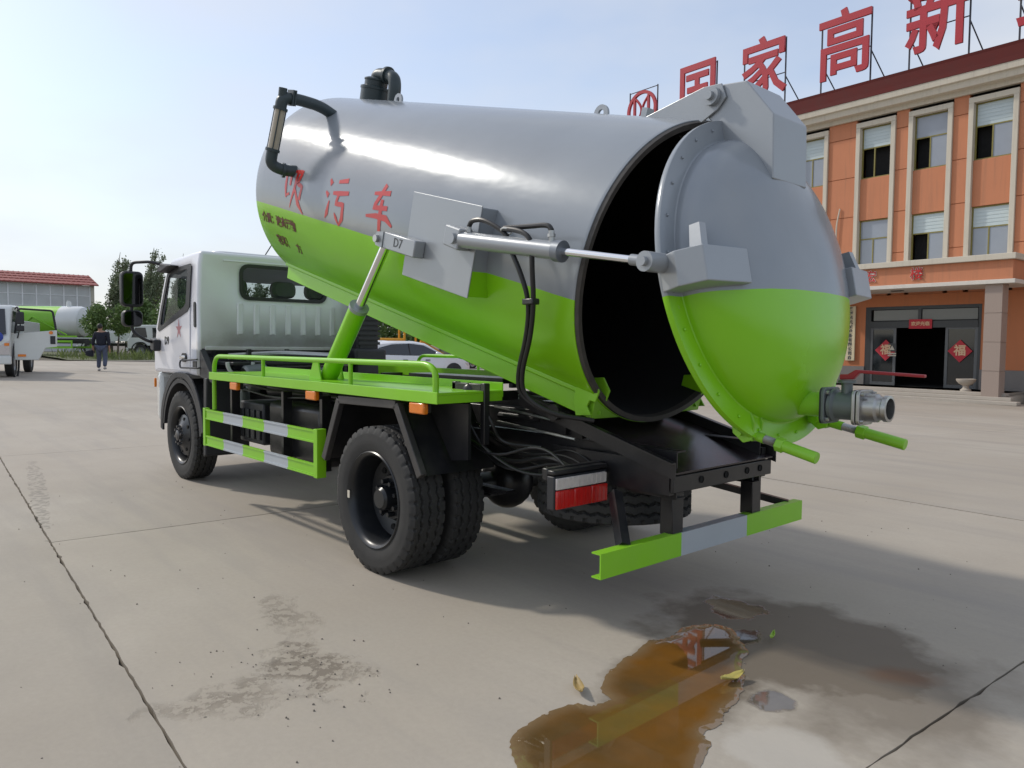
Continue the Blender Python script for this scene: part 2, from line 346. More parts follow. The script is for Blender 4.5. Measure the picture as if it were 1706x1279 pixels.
mb = MB()
xs = [-900, -300, -100, -40, -20]+[i*5. for i in range(-3, 14)]+[80, 120, 300, 1200]
ys = [-1200, -300, -120, -60, -48]+[i*5. for i in range(-9, 7)]+[60, 200, 900]
vs = [(x, y, G(x, y)-.055) for x in xs for y in ys]; ny = len(ys)
mb.add(vs, [(i*ny+j, (i+1)*ny+j, (i+1)*ny+j+1, i*ny+j+1) for i in range(len(xs)-1) for j in range(ny-1)])
ground = tag(mb.build('ground', m_dirt), kind='structure')
ga = rad(-4); e1 = V((math.cos(ga), math.sin(ga), 0)); e2 = V((-math.sin(ga), math.cos(ga), 0))
S0, SP, T0, TP = -2.87, 4.67, 2.48, 6.21
for i in range(-3, 10):
    for j in range(-7, 3):
        s0, s1 = S0+i*SP+.004, S0+(i+1)*SP-.004; t0, t1 = T0+j*TP+.006, T0+(j+1)*TP-.006
        c = e1*(s0+s1)/2+e2*(t0+t1)/2; near = (c-V((-1, 1, 0))).length < 7; K = 90 if near else 6
        if c.x > 39.5 and c.y < -3: continue
        mb = MB(); rnd = random.Random(i*31+j)
        dz = rnd.uniform(-.0015, .0015)
        for a in range(K+1):
            for q in range(K+1):
                s, t = s0+(s1-s0)*a/K, t0+(t1-t0)*q/K
                if near:
                    if a in (0, K): s += rnd.uniform(-.0025, .0025)+(rnd.random() < .05)*(.007 if a == 0 else -.007)
                    if q in (0, K): t += rnd.uniform(-.003, .003)+(rnd.random() < .06)*(.009 if q == 0 else -.009)
                p = e1*s+e2*t; edge = a in (0, K) or q in (0, K)
                mb.v.append((p.x, p.y, G(p.x, p.y)+dz-(.002 if edge else 0)))
        n1 = K+1
        mb.f = [(a*n1+q, (a+1)*n1+q, (a+1)*n1+q+1, a*n1+q+1) for a in range(K) for q in range(K)]
        ring = [q for q in range(K)]+[a*n1+K for a in range(K)]+[K*n1+K-q for q in range(K)]+[(K-a)*n1 for a in range(K)]
        o = len(mb.v); mb.v += [(mb.v[k][0], mb.v[k][1], mb.v[k][2]-.05) for k in ring]; m = len(ring)
        mb.f += [(ring[k], ring[(k+1) % m], o+(k+1) % m, o+k) for k in range(m)]
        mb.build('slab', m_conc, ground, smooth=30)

# puddles
def water(name, col, col2):
    m, n, l, b = nodes(name); pos = n.new('ShaderNodeNewGeometry').outputs['Position']
    at_ = n.new('ShaderNodeAttribute'); at_.attribute_name = 'depth'
    c = mixc(n, l, ramp(n, l, noisen(n, l, pos, 2.1, 4), .32, .66), col, col2)
    c = mixc(n, l, mathn(n, l, 'SUBTRACT', 1, mathn(n, l, 'ADD', at_.outputs['Fac'], mathn(n, l, 'MULTIPLY_ADD', noisen(n, l, pos, 9, 3), .5, -.25)), clamp=True), c, (.19, .13, .07)); l.new(c, b.inputs['Base Color'])
    b.inputs['Roughness'].default_value = .025; b.inputs['IOR'].default_value = 1.45; b.inputs['Specular IOR Level'].default_value = .65
    bumpn(n, l, b, noisen(n, l, pos, 2.5, 2), .03, .004); return m
m_pud = water('muddy_water', (.19, .082, .013), (.10, .060, .022))
def puddle(name, pts, mat, z, jit, lab):
    rnd = random.Random(3); n = len(pts); out = []
    for i in range(n):      # Catmull-Rom + ragged edge
        p0, p1, p2, p3 = [V(pts[(i+k) % n]) for k in (-1, 0, 1, 2)]
        for k in range(7):
            t = k/7; p = .5*((2*p1)+(p2-p0)*t+(2*p0-5*p1+4*p2-p3)*t*t+(3*p1-p0-3*p2+p3)*t**3)
            out.append((p.x+rnd.gauss(0, jit), p.y+rnd.gauss(0, jit), z))
    top = len(out); P = [V(p) for p in out]; inn = []
    area = sum(P[k].x*P[(k+1) % top].y-P[(k+1) % top].x*P[k].y for k in range(top)); sg = 1 if area > 0 else -1
    for k in range(top):
        d = P[(k+6) % top]-P[k-6]; nn = V((-d.y, d.x, 0)).normalized()*sg; inn.append(P[k]+nn*.035)
    from mathutils.geometry import delaunay_2d_cdt
    xs_ = [p.x for p in P]; ys_ = [p.y for p in P]; pts2 = [p.to_2d() for p in P]; STEP = .03
    def inside(x, y):
        k = False
        for i in range(top):
            a_, b_ = P[i], P[i-1]
            if (a_.y > y) != (b_.y > y) and x < (b_.x-a_.x)*(y-a_.y)/(b_.y-a_.y)+a_.x: k = not k
        return k
    def dist(x, y): return min(math.hypot(x-p.x, y-p.y) for p in P)
    x = min(xs_)
    while x < max(xs_):
        y = min(ys_)
        while y < max(ys_):
            if inside(x, y) and dist(x, y) > .012: pts2.append(V((x+rnd.uniform(-.004, .004), y+rnd.uniform(-.004, .004))))
            y += STEP
        x += STEP
    vo, _, fo, _, _, _ = delaunay_2d_cdt(pts2, [], [list(range(top))], 1, 1e-5)
    me = bpy.data.meshes.new(name); dp = [dist(v.x, v.y) for v in vo]
    me.from_pydata([(v.x, v.y, z-.0038*max(0, 1-d/.010)) for v, d in zip(vo, dp)], [], fo)
    at_ = me.attributes.new('depth', 'FLOAT', 'POINT'); at_.data.foreach_set('value', [min(1, d/.07) for d in dp])
    _unused = '''
    me.from_pydata([tuple(p) for p in low+[p+(q-p)*.12+V((0, 0, 0)) for p, q in zip(P, inn)]+inn], [], [(k, (k+1) % top, top+(k+1) % top, top+k) for k in range(top)]+[(top+k, top+(k+1) % top, 2*top+(k+1) % top, 2*top+k) for k in range(top)]+[list(range(2*top, 3*top))])
    '''
    me.materials.append(mat); me.polygons.foreach_set('use_smooth', [True]*len(me.polygons)); o = bpy.data.objects.new(name, me); COL.objects.link(o)
    return tag(o, kind='structure')
PUD1 = [(-1.728, 0.578), (-1.702, 0.641), (-1.742, 0.77), (-1.761, 0.895), (-1.816, 1.056), (-1.894, 1.171), (-1.963, 1.212), (-1.952, 1.298), (-1.902, 1.327), (-1.879, 1.447), (-1.892, 1.566), (-1.918, 1.662), (-1.97, 1.722), (-2.076, 1.785), (-2.195, 1.849), (-2.368, 1.718), (-2.542, 1.45), (-2.455, 1.327), (-2.408, 1.197), (-2.345, 1.15), (-2.344, 1.043), (-2.309, 0.948), (-2.289, 0.826), (-2.203, 0.648), (-2.116, 0.527), (-2.067, 0.391), (-1.968, 0.297), (-1.855, 0.202), (-1.766, 0.246), (-1.713, 0.369), (-1.738, 0.489)]
puddle('puddle', PUD1, m_pud, .0045, .004, '')

# loose grit on the slabs near the truck
mb = MB(); rg = random.Random(21)
for k in range(260):
    if k < 60: x, y = -1.0+rg.gauss(0, .28), 2.02+rg.gauss(0, .2)
    else: x, y = rg.uniform(-3.2, 4.5), rg.uniform(-3.2, 3.6)
    r_ = rg.uniform(.0018, .0052)*(1.5 if rg.random() < .06 else 1)
    base = [V((rg.uniform(.6, 1.2)*math.cos(a)*r_, rg.uniform(.6, 1.2)*math.sin(a)*r_, 0)) for a in [2*math.pi*i/5 for i in range(5)]]
    o = len(mb.v); mb.v += [(x+p.x, y+p.y, -.001) for p in base]+[(x+p.x*.6, y+p.y*.6, r_*.9) for p in base]
    mb.f += [(o+i, o+(i+1) % 5, o+5+(i+1) % 5, o+5+i) for i in range(5)]+[tuple(o+5+i for i in range(5))]
tag(mb.build('grit', PM('grit_stone', (.17, .15, .125), .9, var=.4, scale=40), smooth=0), 'loose grit scattered over the concrete yard', 'grit', kind='stuff')

# ------------------------------------------------------------------ office building on the right
bb = -.0566; BZ = -.46
bld = empty('office_building', (4.199, -24.796, BZ), bb+math.pi, 'orange three-storey office building with white window surrounds and red eaves', 'building')
m_orange_w = streaky('orange_render', (.50, .185, .085), amt=.22)
m_orange_p = streaky('orange_panel', (.53, .215, .115), amt=.28)
m_trim = streaky('cream_trim', (.58, .53, .44), amt=.3, scale=2.4, dirt=(.28, .25, .2))
m_eave = PM('maroon_eave', (.085, .014, .012), .8, spec=.2, var=.25, scale=2)
m_plinth = PM('grey_plinth', (.19, .175, .165), .75, var=.12, scale=3)
m_granite = PM('column_granite', (.32, .25, .21), .5, var=.12, scale=30)
m_step = PM('step_stone', (.40, .36, .31), .75, var=.12, scale=4)
m_wframe = PM('olive_window_frame', (.22, .19, .05), .5, var=.3, scale=20)
m_bglass = PM('office_glass', (.26, .29, .34), .06, var=.1, scale=2, spec=.9)
m_blind = PM('window_blind', (.50, .58, .60), .5, var=.05)
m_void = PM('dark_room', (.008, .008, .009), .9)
m_doorframe = PM('door_frame_grey', (.05, .053, .055), .4, .3, var=.1)
m_doorglass = PM('door_glass', (.014, .018, .02), .05, spec=.7, var=.2)
Z = lambda z: z-BZ
FY = 2.5
def bpart(name, mat, bevel=0, parent=bld, **bx):
    return None
def B(name, mat, x0, x1, y0, y1, z0, z1, bevel=0, parent=None):
    mb = MB(); mb.box(x0, x1, y0, y1, Z(z0), Z(z1)); return mb.build(name, mat, parent or bld, smooth=0, bevel=bevel)
XL, XR = -21.0, 9.0
B('rear_wall', m_orange_w, XL, XR, 12.0, 12.25, -.46, 11.0)
B('side_wall', m_orange_w, XL, XL+.25, FY, 12.0, -.46, 11.0); B('side_wall', m_orange_w, XR-.25, XR, FY, 12.0, -.46, 11.0)
B('roof_slab', m_plinth, XL, XR, FY+.02, 12.0, 10.75, 11.0)
strips = [(-1.75, -.16), (-3.85, -2.28), (-5.9, -4.34), (-8.65, -7.09), (-10.75, -9.2), (-12.85, -11.3), (-15.0, -13.45), (-17.2, -15.6), (.42, 1.98), (2.52, 4.1), (5.3, 6.9)]
strips.sort()
# upper wall: piers between the window strips (faced with panels), spandrels inside the strips
edges = [XL+.25]+[v for s in strips for v in s]+[XR-.25]
for a, b_ in zip(edges[0::2], edges[1::2]):
    B('wall_pier', m_orange_w, a, b_, FY+.04, FY+.26, 3.45, 10.74)
    k = 0; z0 = 3.5
    while z0 < 10.4:
        B('wall_panel', m_orange_p, a+.004, b_-.004, FY, FY+.037, z0+.012, min(z0+1.6, 10.6)-.012, bevel=.006); z0 += 1.6
rw = random.Random(5)
for si, (a, b_) in enumerate(strips):
    # surround
    mb = MB(); t = .17
    mb.box(a, a+t, FY-.09, FY+.14, Z(4.45), Z(10.22)); mb.box(b_-t, b_, FY-.09, FY+.14, Z(4.45), Z(10.22)); mb.box(a-.002, b_+.002, FY-.092, FY+.14, Z(10.222), Z(10.42))
    mb.build('window_surround', m_trim, bld, smooth=0, bevel=.012)
    B('spandrel', m_orange_p, a+t, b_-t, FY+.05, FY+.2, 6.52, 8.18, bevel=.01)
    B('spandrel', m_orange_p, a+t, b_-t, FY+.05, FY+.2, 3.45, 4.66, bevel=.01)
    for wi, (z0, z1, zt) in enumerate(((8.19, 10.215, 9.38), (4.67, 6.51, 5.76))):
        x0, x1 = a+t+.004, b_-t-.004; xm = x0+(x1-x0)*rw.choice((.46, .5, .42)); y = FY+.13; f = .045
        mb = MB()
        for q in ((x0, x0+f, z0, z1), (x1-f, x1, z0, z1), (x0+f, x1-f, z1-f, z1), (x0+f, x1-f, z0, z0+f), (x0+f, x1-f, zt-f/2, zt+f/2), (xm-f/2, xm+f/2, z0+f, zt-f/2)):
            mb.box(q[0], q[1], y, y+.06, Z(q[2]), Z(q[3]))
        wf = mb.build('window', m_wframe, bld, smooth=0)
        openp = (si, wi) in ((7, 0), (6, 0), (5, 0), (6, 1)) or rw.random() < .12
        for pi, q in enumerate(((x0+f, x1-f, zt+f/2, z1-f), (x0+f, xm-f/2, z0+f, zt-f/2), (xm+f/2, x1-f, z0+f, zt-f/2))):
            op = openp and pi == 1
            if (si, wi) == (5, 0) and pi > 0: op = True
            if op: continue
            mb = MB(); mb.box(q[0], q[1], y+.022, y+.03, Z(q[2]), Z(q[3])); mb.build('pane', m_blind if (pi == 0 and (si+wi) % 3 != 0) else m_bglass, wf, smooth=0)
            if pi == 0 and (si+wi) % 3 != 0:
                mb = MB(); zz = q[2]
                while zz < q[3]-.1:
                    mb.box(q[0]+.01, q[1]-.01, y+.012, y+.0215, Z(zz), Z(zz+.085)); zz += .13
                o = mb.build('blind_slats', m_blind, wf, smooth=0); tag(o, kind='stuff')
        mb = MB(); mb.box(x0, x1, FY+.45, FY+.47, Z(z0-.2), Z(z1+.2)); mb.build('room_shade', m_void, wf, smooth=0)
# eaves
mb = MB(); P = [(FY+.1, 10.56), (FY-.12, 10.56), (FY-.14, 10.72), (FY-.42, 10.74), (FY-.46, 10.95), (FY-.56, 10.98), (FY-.58, 11.2), (FY+.1, 11.2)]
mb.prism([(XL-.4, y, Z(z)) for y, z in P], (XR-XL+.8, 0, 0)); mb.build('cornice', m_trim, bld, smooth=0)
mb = MB(); P = [(FY+.1, 11.203), (FY-.60, 11.203), (FY-.52, 11.40), (FY-.40, 11.80), (FY-.40, 11.92), (FY+.1, 11.92)]
mb.prism([(XL-.4, y, Z(z)) for y, z in P], (XR-XL+.8, 0, 0)); mb.build('eave_band', m_eave, bld, smooth=0)
# ground floor wall round the entrance
DX0, DX1, DZ1 = -5.3, -1.08, 3.0
for a, b_ in ((XL+.25, DX0), (DX1, XR-.25)):
    B('lower_wall', m_orange_w, a, b_, FY+.03, FY+.26, .62, 3.445); B('plinth', m_plinth, a, b_, FY-.01, FY+.26, -.46, .617)
B('lower_wall', m_orange_w, DX0, DX1, FY+.03, FY+.26, DZ1, 3.445)
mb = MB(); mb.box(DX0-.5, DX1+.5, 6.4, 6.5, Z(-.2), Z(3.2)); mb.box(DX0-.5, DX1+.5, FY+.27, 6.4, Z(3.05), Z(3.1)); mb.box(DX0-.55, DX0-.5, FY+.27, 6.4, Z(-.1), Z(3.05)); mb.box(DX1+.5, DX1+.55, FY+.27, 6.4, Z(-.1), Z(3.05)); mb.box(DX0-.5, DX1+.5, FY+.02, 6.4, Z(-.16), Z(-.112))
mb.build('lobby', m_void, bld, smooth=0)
# door frame
mb = MB(); y0, y1 = FY+.02, FY+.14; tr0, tr1 = 2.16, 2.42
mb.box(DX0, DX0+.22, y0, y1, Z(-.11), Z(DZ1)); mb.box(DX1-.10, DX1, y0, y1, Z(-.11), Z(DZ1)); mb.box(DX0+.22, DX1-.1, y0, y1, Z(2.88), Z(DZ1)); mb.box(DX0+.22, DX1-.1, y0-.03, y1, Z(tr0), Z(tr1)); mb.box(-3.28, -3.16, y0, y1, Z(tr1), Z(2.88))
dfr = mb.build('entrance_frame', m_doorframe, bld, smooth=0)
m_trans = PM('transom_glass', (.17, .18, .175), .15, var=.05)
for a, b_ in ((DX0+.3, -3.3), (-3.14, DX1-.14)):
    mb = MB(); mb.box(a, b_, y0+.05, y0+.06, Z(tr1+.03), Z(2.86)); mb.build('transom_pane', m_trans, dfr, smooth=0)
for a, b_ in ((DX0+.22, -4.08), (-2.28, DX1-.1)):
    mb = MB(); t = .1
    mb.box(a, a+t, y0+.01, y0+.07, Z(-.10), Z(tr0)); mb.box(b_-t, b_, y0+.01, y0+.07, Z(-.10), Z(tr0)); mb.box(a+t, b_-t, y0+.01, y0+.07, Z(tr0-.06), Z(tr0)); mb.box(a+t, b_-t, y0+.01, y0+.07, Z(-.10), Z(.02))
    dl = mb.build('glass_door', PM('door_leaf_grey', (.11, .115, .12), .4, .3), bld, smooth=0)
    mb = MB(); mb.box(a+t, b_-t, y0+.035, y0+.045, Z(.02), Z(tr0-.06)); mb.build('pane', m_doorglass, dl, smooth=0)
# canopy
cx0, cx1 = -7.05, .65
mb = MB(); mb.box(cx0+.1, cx1-.1, .36, FY+.0, Z(3.66), Z(4.3)); can = mb.build('canopy', m_orange_p, bld, smooth=0, bevel=.01)
mb = MB(); mb.box(cx0, cx1, .22, FY-.01, Z(4.302), Z(4.50)); mb.build('canopy_ledge', m_trim, can, smooth=0, bevel=.015)
mb = MB(); mb.box(cx0, cx1, .25, FY-.01, Z(3.52), Z(3.658)); mb.build('canopy_soffit', PM('soffit_white', (.62, .58, .52), .7), can, smooth=0, bevel=.012)
for cxm in (-.0, -6.4):
    col = MB(); col.box(cxm-.24, cxm+.24, .42, .9, Z(-.34), Z(3.519)); co = col.build('column', m_granite, bld, smooth=0)
    z0 = -.34
    for k in range(4):
        mb = MB(); mb.box(cxm-.262, cxm+.262, .398, .922, Z(z0+.008), Z(min(z0+.96, 3.515))); mb.build('stone_block', m_granite, co, smooth=0, bevel=.006); z0 += .966
# steps
for k in range(3):
    B('step', m_step, -7.5+.3*k, .93-.28*k, .34*k, FY+.01 if k == 2 else .34*k+.36, -.46 if k == 0 else -.46+.117*k+.002, -.46+.117*(k+1), bevel=.012)
B('step_landing', m_step, -6.9, .37, 1.041, FY+.0, -.50, -.109+.0)
B('side_ledge', m_trim, 1.05, XR-.3, FY-.75, FY-.02, -.5, -.02, bevel=.02)
mb = MB(); mb.tube([(1.55, FY-.06, Z(-.4)), (1.55, FY-.06, Z(3.4))], .055, 10); mb.build('downpipe', m_orange_w, bld)
mb = MB(); mb.box(-3.7, -3.3, 1.1, 1.35, Z(3.49), Z(3.519)); mb.build('soffit_lamp', m_doorframe, bld, smooth=0, bevel=.01)
# thin pale pipe and vent fitting on the left pier
mb = MB(); mb.tube(rounded([(-6.5, FY-.05, Z(7.1)), (-6.62, FY-.08, Z(6.4)), (-6.6, FY-.05, Z(5.2))], .3), .03, 8); mb.build('air_conditioner_pipe', m_trim, bld)

BM = bld.matrix_world.copy(); BM = Matrix.Translation((4.199, -24.796, BZ)) @ Matrix.Rotation(bb+math.pi, 4, 'Z')
def onwall(x, y, z): return BM @ V((x, y, Z(z)))
def wallmtx(x, y, z, rot=0):   # text facing the yard
    q = BM @ Matrix.Translation((x, y, Z(z))) @ Matrix.Rotation(math.pi/2, 4, 'X') @ Matrix.Rotation(rot, 4, 'Z'); return q
# roof letters, each on its own steel frame
m_letter = PM('red_letter_face', (.41, .015, .028), .45, var=.08, scale=2)
m_angle = PM('dark_angle_iron', (.03, .03, .045), .6)
names = {'国': 'leftmost big red rooftop character, square-framed, next to the round emblem', '家': 'big red rooftop character behind the hatch hinge, second after the emblem', '高': 'big red rooftop character shaped like a stacked tower, third after the emblem', '新': 'largest complete red rooftop character above the second window from the right', '技': 'red rooftop character cut off by the right edge of the picture'}
def frame(mb, hw, h, y=.12):
    for sx in (-1, 1):
        mb.beam((sx*hw, y, 0), (sx*hw, y, h), .05, .05, (0, 1, 0)); mb.beam((sx*hw, y, h*.45), (sx*hw+.25, 1.5, -.1), .035, .035)
    for z in (.08, h*.5, h-.05): mb.beam((-hw+.026, y, z), (hw-.026, y, z), .035, .035)
for ch, e in (('国', 13.95), ('家', 10.33), ('高', 6.55), ('新', 2.95), ('技', -.75)):
    r = empty('roof_letter', onwall(-e, 2.5, 11.92), bb+math.pi, names[ch], 'sign', 'red characters standing on the roof')
    mb = MB(); frame(mb, 1.05, 3.05); mb.build('support_frame', m_angle, r, smooth=0)
    text('letter', ch, 2.75, m_letter, r, Matrix.Translation((0, 0, 1.72)) @ Matrix.Rotation(math.pi/2, 4, 'X') @ Matrix.Diagonal((.88, 1.05, 1, 1)), extrude=.05, bold=.045)
r = empty('roof_emblem', onwall(-17.5, 2.5, 11.92), bb+math.pi, 'round red ring emblem with crossing bars on the roof edge', 'sign')
mb = MB(); frame(mb, .95, 2.9); mb.build('support_frame', m_angle, r, smooth=0)
mb = MB(); mb.lathe([(1.0, -.06), (1.0, .06), (.84, .06), (.84, -.06)], (0, 0, 1.78), (0, 1, 0), 48, True)
mb.beam((-.5, 0, 1.1), (-.5, 0, 2.5), .13, .11, (0, 1, 0)); mb.beam((.45, 0, 1.1), (.45, 0, 2.5), .13, .11, (0, 1, 0))
for sx in (-1, 1):
    mb.tube([(sx*.5+(-1*sx)*(.46)*math.sin(math.pi*t/12), 0, 1.08+1.42*t/12) for t in range(13)], .065, 6)
mb.build('emblem', m_letter, r)
# canopy lettering, signboard, paper decorations
m_white_l = PM('pale_letter_edge', (.75, .62, .55), .5)
for ch, e, lab in (('宏', 4.1, 'small red and white character on the canopy face, the left one'), ('楼', 2.45, 'small red and white character on the canopy face, the right one')):
    r = empty('canopy_letter', onwall(-e, .34, 3.99), bb+math.pi, lab, 'sign', 'characters on the canopy')
    text('letter_edge', ch, .46, m_white_l, r, Matrix.Rotation(math.pi/2, 4, 'X'), extrude=.012, bold=.016)
    text('letter', ch, .46, m_redpaint, r, Matrix.Translation((0, -.02, 0)) @ Matrix.Rotation(math.pi/2, 4, 'X'), extrude=.012, bold=.002)
r = empty('sign_board', onwall(-5.88, 2.47, .84), bb+math.pi, 'tall cream name board with black vertical characters left of the entrance', 'sign')
mb = MB(); mb.box(-.19, .19, -.03, .03, 0, 2.22); mb.build('board', PM('board_cream', (.66, .58, .40), .5, var=.05), r, smooth=0, bevel=.008)
for k, ch in enumerate('梁洋科机械设备有限公司办'):
    text('character', ch, .17, m_mark, r, Matrix.Translation((0, -.034, 2.1-k*.181)) @ Matrix.Rotation(math.pi/2, 4, 'X'), extrude=.003, bold=.006)
m_paper = PM('red_paper', (.48, .03, .045), .7, var=.1); m_gold = PM('gold_ink', (.72, .5, .3), .6)
for x, lab in ((-4.45, 'red diamond paper charm on the left glass door'), (-1.75, 'red diamond paper charm on the right glass door')):
    r = empty('paper_charm', onwall(x, FY-.002, 1.28), bb+math.pi, lab, 'decoration', 'paper charms on the doors')
    mb = MB(); mb.prism([(-.42, 0, 0), (0, 0, -.42), (.42, 0, 0), (0, 0, .42)], (0, .01, 0)); mb.build('paper', m_paper, r, smooth=0)
    text('character', '福', .42, m_gold, r, Matrix.Translation((0, -.004, 0)) @ Matrix.Rotation(math.pi/2, 4, 'X'), extrude=.002, bold=.01)
r = empty('door_banner', onwall(-3.15, FY-.06, 2.12), bb+math.pi, 'small red paper banner above the open entrance', 'banner')
mb = MB(); mb.box(-.42, .42, 0, .008, 0, .36); mb.build('paper', m_paper, r, smooth=0)
text('lettering', '欢迎光临', .17, m_gold, r, Matrix.Translation((0, -.004, .18)) @ Matrix.Rotation(math.pi/2, 4, 'X'), extrude=.002, bold=.004)
r = empty('door_sticker', onwall(-4.2, FY-.004, 1.05), bb+math.pi, 'small black and white sticker overlapping the left paper charm', 'sticker')
mb = MB(); mb.box(-.16, .16, -.004, .004, .18, .5); mb.build('label_card', m_doorframe, r, smooth=0)
mb = MB(); mb.prism([(-.1, -.008, .24), (.1, -.008, .24), (0, -.008, .42)], (0, .003, 0)); mb.box(-.16, .16, -.008, -.005, .08, .13); mb.box(-.16, .16, -.008, -.005, 0, .05); mb.build('label_print', m_trim, r, smooth=0)
r = empty('planter_urn', onwall(-.95, 1.0, -.109), bb+math.pi, 'low pale stone urn standing beside the entrance column', 'urn')
mb = MB(); mb.lathe([(.0, 0), (.17, 0), (.17, .05), (.10, .10), (.09, .18), (.22, .26), (.30, .36), (.31, .42), (.27, .43), (.24, .36), (0, .34)], (0, 0, 0), (0, 0, 1), 28); mb.build('bowl', m_step, r)
# ------------------------------------------------------------------ the vacuum tanker truck (x forward, y to its left)
truck = empty('vacuum_truck', (0, 0, 0), 0, 'vacuum tanker with white cab, tilted silver and lime green tank and open rear hatch', 'truck')
def part(mb, name, mat, bevel=0, smooth=35, parent=truck, mtx=None, label=None):
    o = mb.build(name, mat, parent, smooth, bevel, mtx)
    if label: o['label'] = label
    return o

# ---- wheels
RT = .434
def tyre_mesh(wd=.235, n=288):
    """tyre along +y axis from -wd/2..wd/2, tread with zigzag grooves"""
    rr = RT; rb = .275
    prof = [(rb-.012, -wd*.36), (rb, -wd*.44), (rb+.012, -wd*.455), (rb+.05, -wd*.5), (rr-.075, -wd*.505), (rr-.05, -wd*.495), (rr-.042, -wd*.497), (rr-.02, -wd*.47), (rr-.009, -wd*.445)]
    tread = 40; tv = [-.43+.86*i/tread for i in range(tread+1)]
    full = prof+[(rr, t*wd) for t in tv]+[(r, -h) for r, h in prof[::-1]]
    i0 = len(prof); vs = []; fs = []; m = len(full)
    for k in range(n):
        a = 2*math.pi*k/n; ph = k % 8
        zig = (abs(ph-4)-2)/2*.022
        for i, (r, h) in enumerate(full):
            if i0 <= i <= i0+tread:
                u = tv[i-i0]
                for g in (-.235, 0, .235):
                    if abs(u+zig*1.3-g) < .026: r -= .015
                if abs(u) > .36 and k % 8 in (0, 1): r -= .012
            elif i in (i0-1, i0+tread+1, i0-2, i0+tread+2) and k % 8 in (0, 1): r -= .008
            vs.append((r*math.cos(a), h, r*math.sin(a)))
    for k in range(n):
        for i in range(m-1): fs.append((k*m+i, k*m+i+1, ((k+1) % n)*m+i+1, ((k+1) % n)*m+i))
    mb = MB(); mb.v = vs; mb.f = fs; return mb.mesh('tyre', m_rubber, 24)
TYRE = tyre_mesh()
def rim_mesh(front):
    """outside towards +y"""
    mb = MB(); w_ = .1
    if front: prof = [(.262, -w_), (.255, -w_), (.245, w_*.2), (.205, w_*.55), (.20, w_*.75), (.115, w_*1.05), (.1, w_*1.2), (.0, w_*1.2)]
    else: prof = [(.262, -w_), (.25, -w_), (.244, -w_*.7), (.235, -w_*.35), (.15, -w_*.6), (.13, -w_*.2), (.0, -w_*.2)]
    lip = [(.276, w_*1.02), (.288, w_*1.1), (.282, w_*1.16), (.268, w_*1.08), (.256, w_*.9), (.25, w_*.4), (.246, -w_*.8)]
    mb.lathe(lip, n=64)
    mb.lathe(prof if front else prof, n=64)
    return mb.mesh('rim', m_rim, 40)
RIMF, RIMR = rim_mesh(True), rim_mesh(False)
def hub_mesh(front):
    mb = MB(); y0 = .115 if front else -.02
    for k in range(8 if front else 8):
        a = 2*math.pi*k/8; r = .085
        if front: mb.cyl((r*math.cos(a), y0-.005, r*math.sin(a)), (r*math.cos(a), y0+.03, r*math.sin(a)), .017, .013, 8)
        else: mb.cyl((.1*math.cos(a), y0-.03, .1*math.sin(a)), (.1*math.cos(a), y0+.045, .1*math.sin(a)), .017, .014, 6)
    if front: mb.lathe([(.055, y0), (.052, y0+.03), (.03, y0+.04), (0, y0+.04)], n=20)
    else: mb.lathe([(.075, y0-.02), (.07, y0+.07), (.055, y0+.085), (0, y0+.085)], n=20)
    return mb.mesh('hub', PM('hub_steel', (.10, .10, .105), .35, .7, var=.25, scale=20) if front else m_rim, 35)
HUBF, HUBR = hub_mesh(True), hub_mesh(False)
m_hole = PM('hole_dark', (.004, .004, .004), .9)
mb = MB()
for k in range(8):
    a = 2*math.pi*(k+.5)/8; c = V((.19*math.cos(a), -.0445, .19*math.sin(a)))
    mb.lathe([(.0, 0), (.022, 0), (.024, -.012)], c, (0, 1, 0), 12)
HOLER = mb.mesh('hand_hole', m_hole)
mb = MB()
for k in range(8):
    a = 2*math.pi*(k+.5)/8; c = V((.158*math.cos(a), .094, .158*math.sin(a)))
    mb.lathe([(.0, 0), (.019, 0), (.021, -.014)], c, (0, 1, 0), 12)
HOLEF = mb.mesh('hand_hole', m_hole)
def mobj(me, name, parent):
    o = bpy.data.objects.new(name, me); COL.objects.link(o); o.parent = parent; return o
def wheel(x, y, front, outward, z=RT, rx=0, tilt=None):
    w_ = empty('wheel', (x, y, z)); w_.parent = truck
    w_.rotation_euler = tilt or (0, rx, 0 if outward > 0 else math.pi)
    mobj(TYRE, 'tyre', w_); mobj(RIMF if front else RIMR, 'rim', w_); mobj(HUBF if front else HUBR, 'hub', w_); mobj(HOLEF if front else HOLER, 'hand_holes', w_)
    return w_
wheel(0, .95, False, 1, rx=.3); wheel(0, .665, True, -1, rx=.7); wheel(0, -.95, False, -1); wheel(0, -.665, True, 1)
wheel(3.86, .775, True, 1, rx=.2); wheel(3.86, -.775, True, -1)
wheel(-1.02, .09, True, 1, z=.535, tilt=(rad(-90), 0, 0))       # spare carried flat under the tail
mb = MB(); mb.box(-.012, .012, .114, .118, .24, .285); o = mb.build('balance_tag', m_trim, None, smooth=0); o.parent = truck; o.location = (.262, .95, .43-.262); o.rotation_euler = (0, 0, 0)

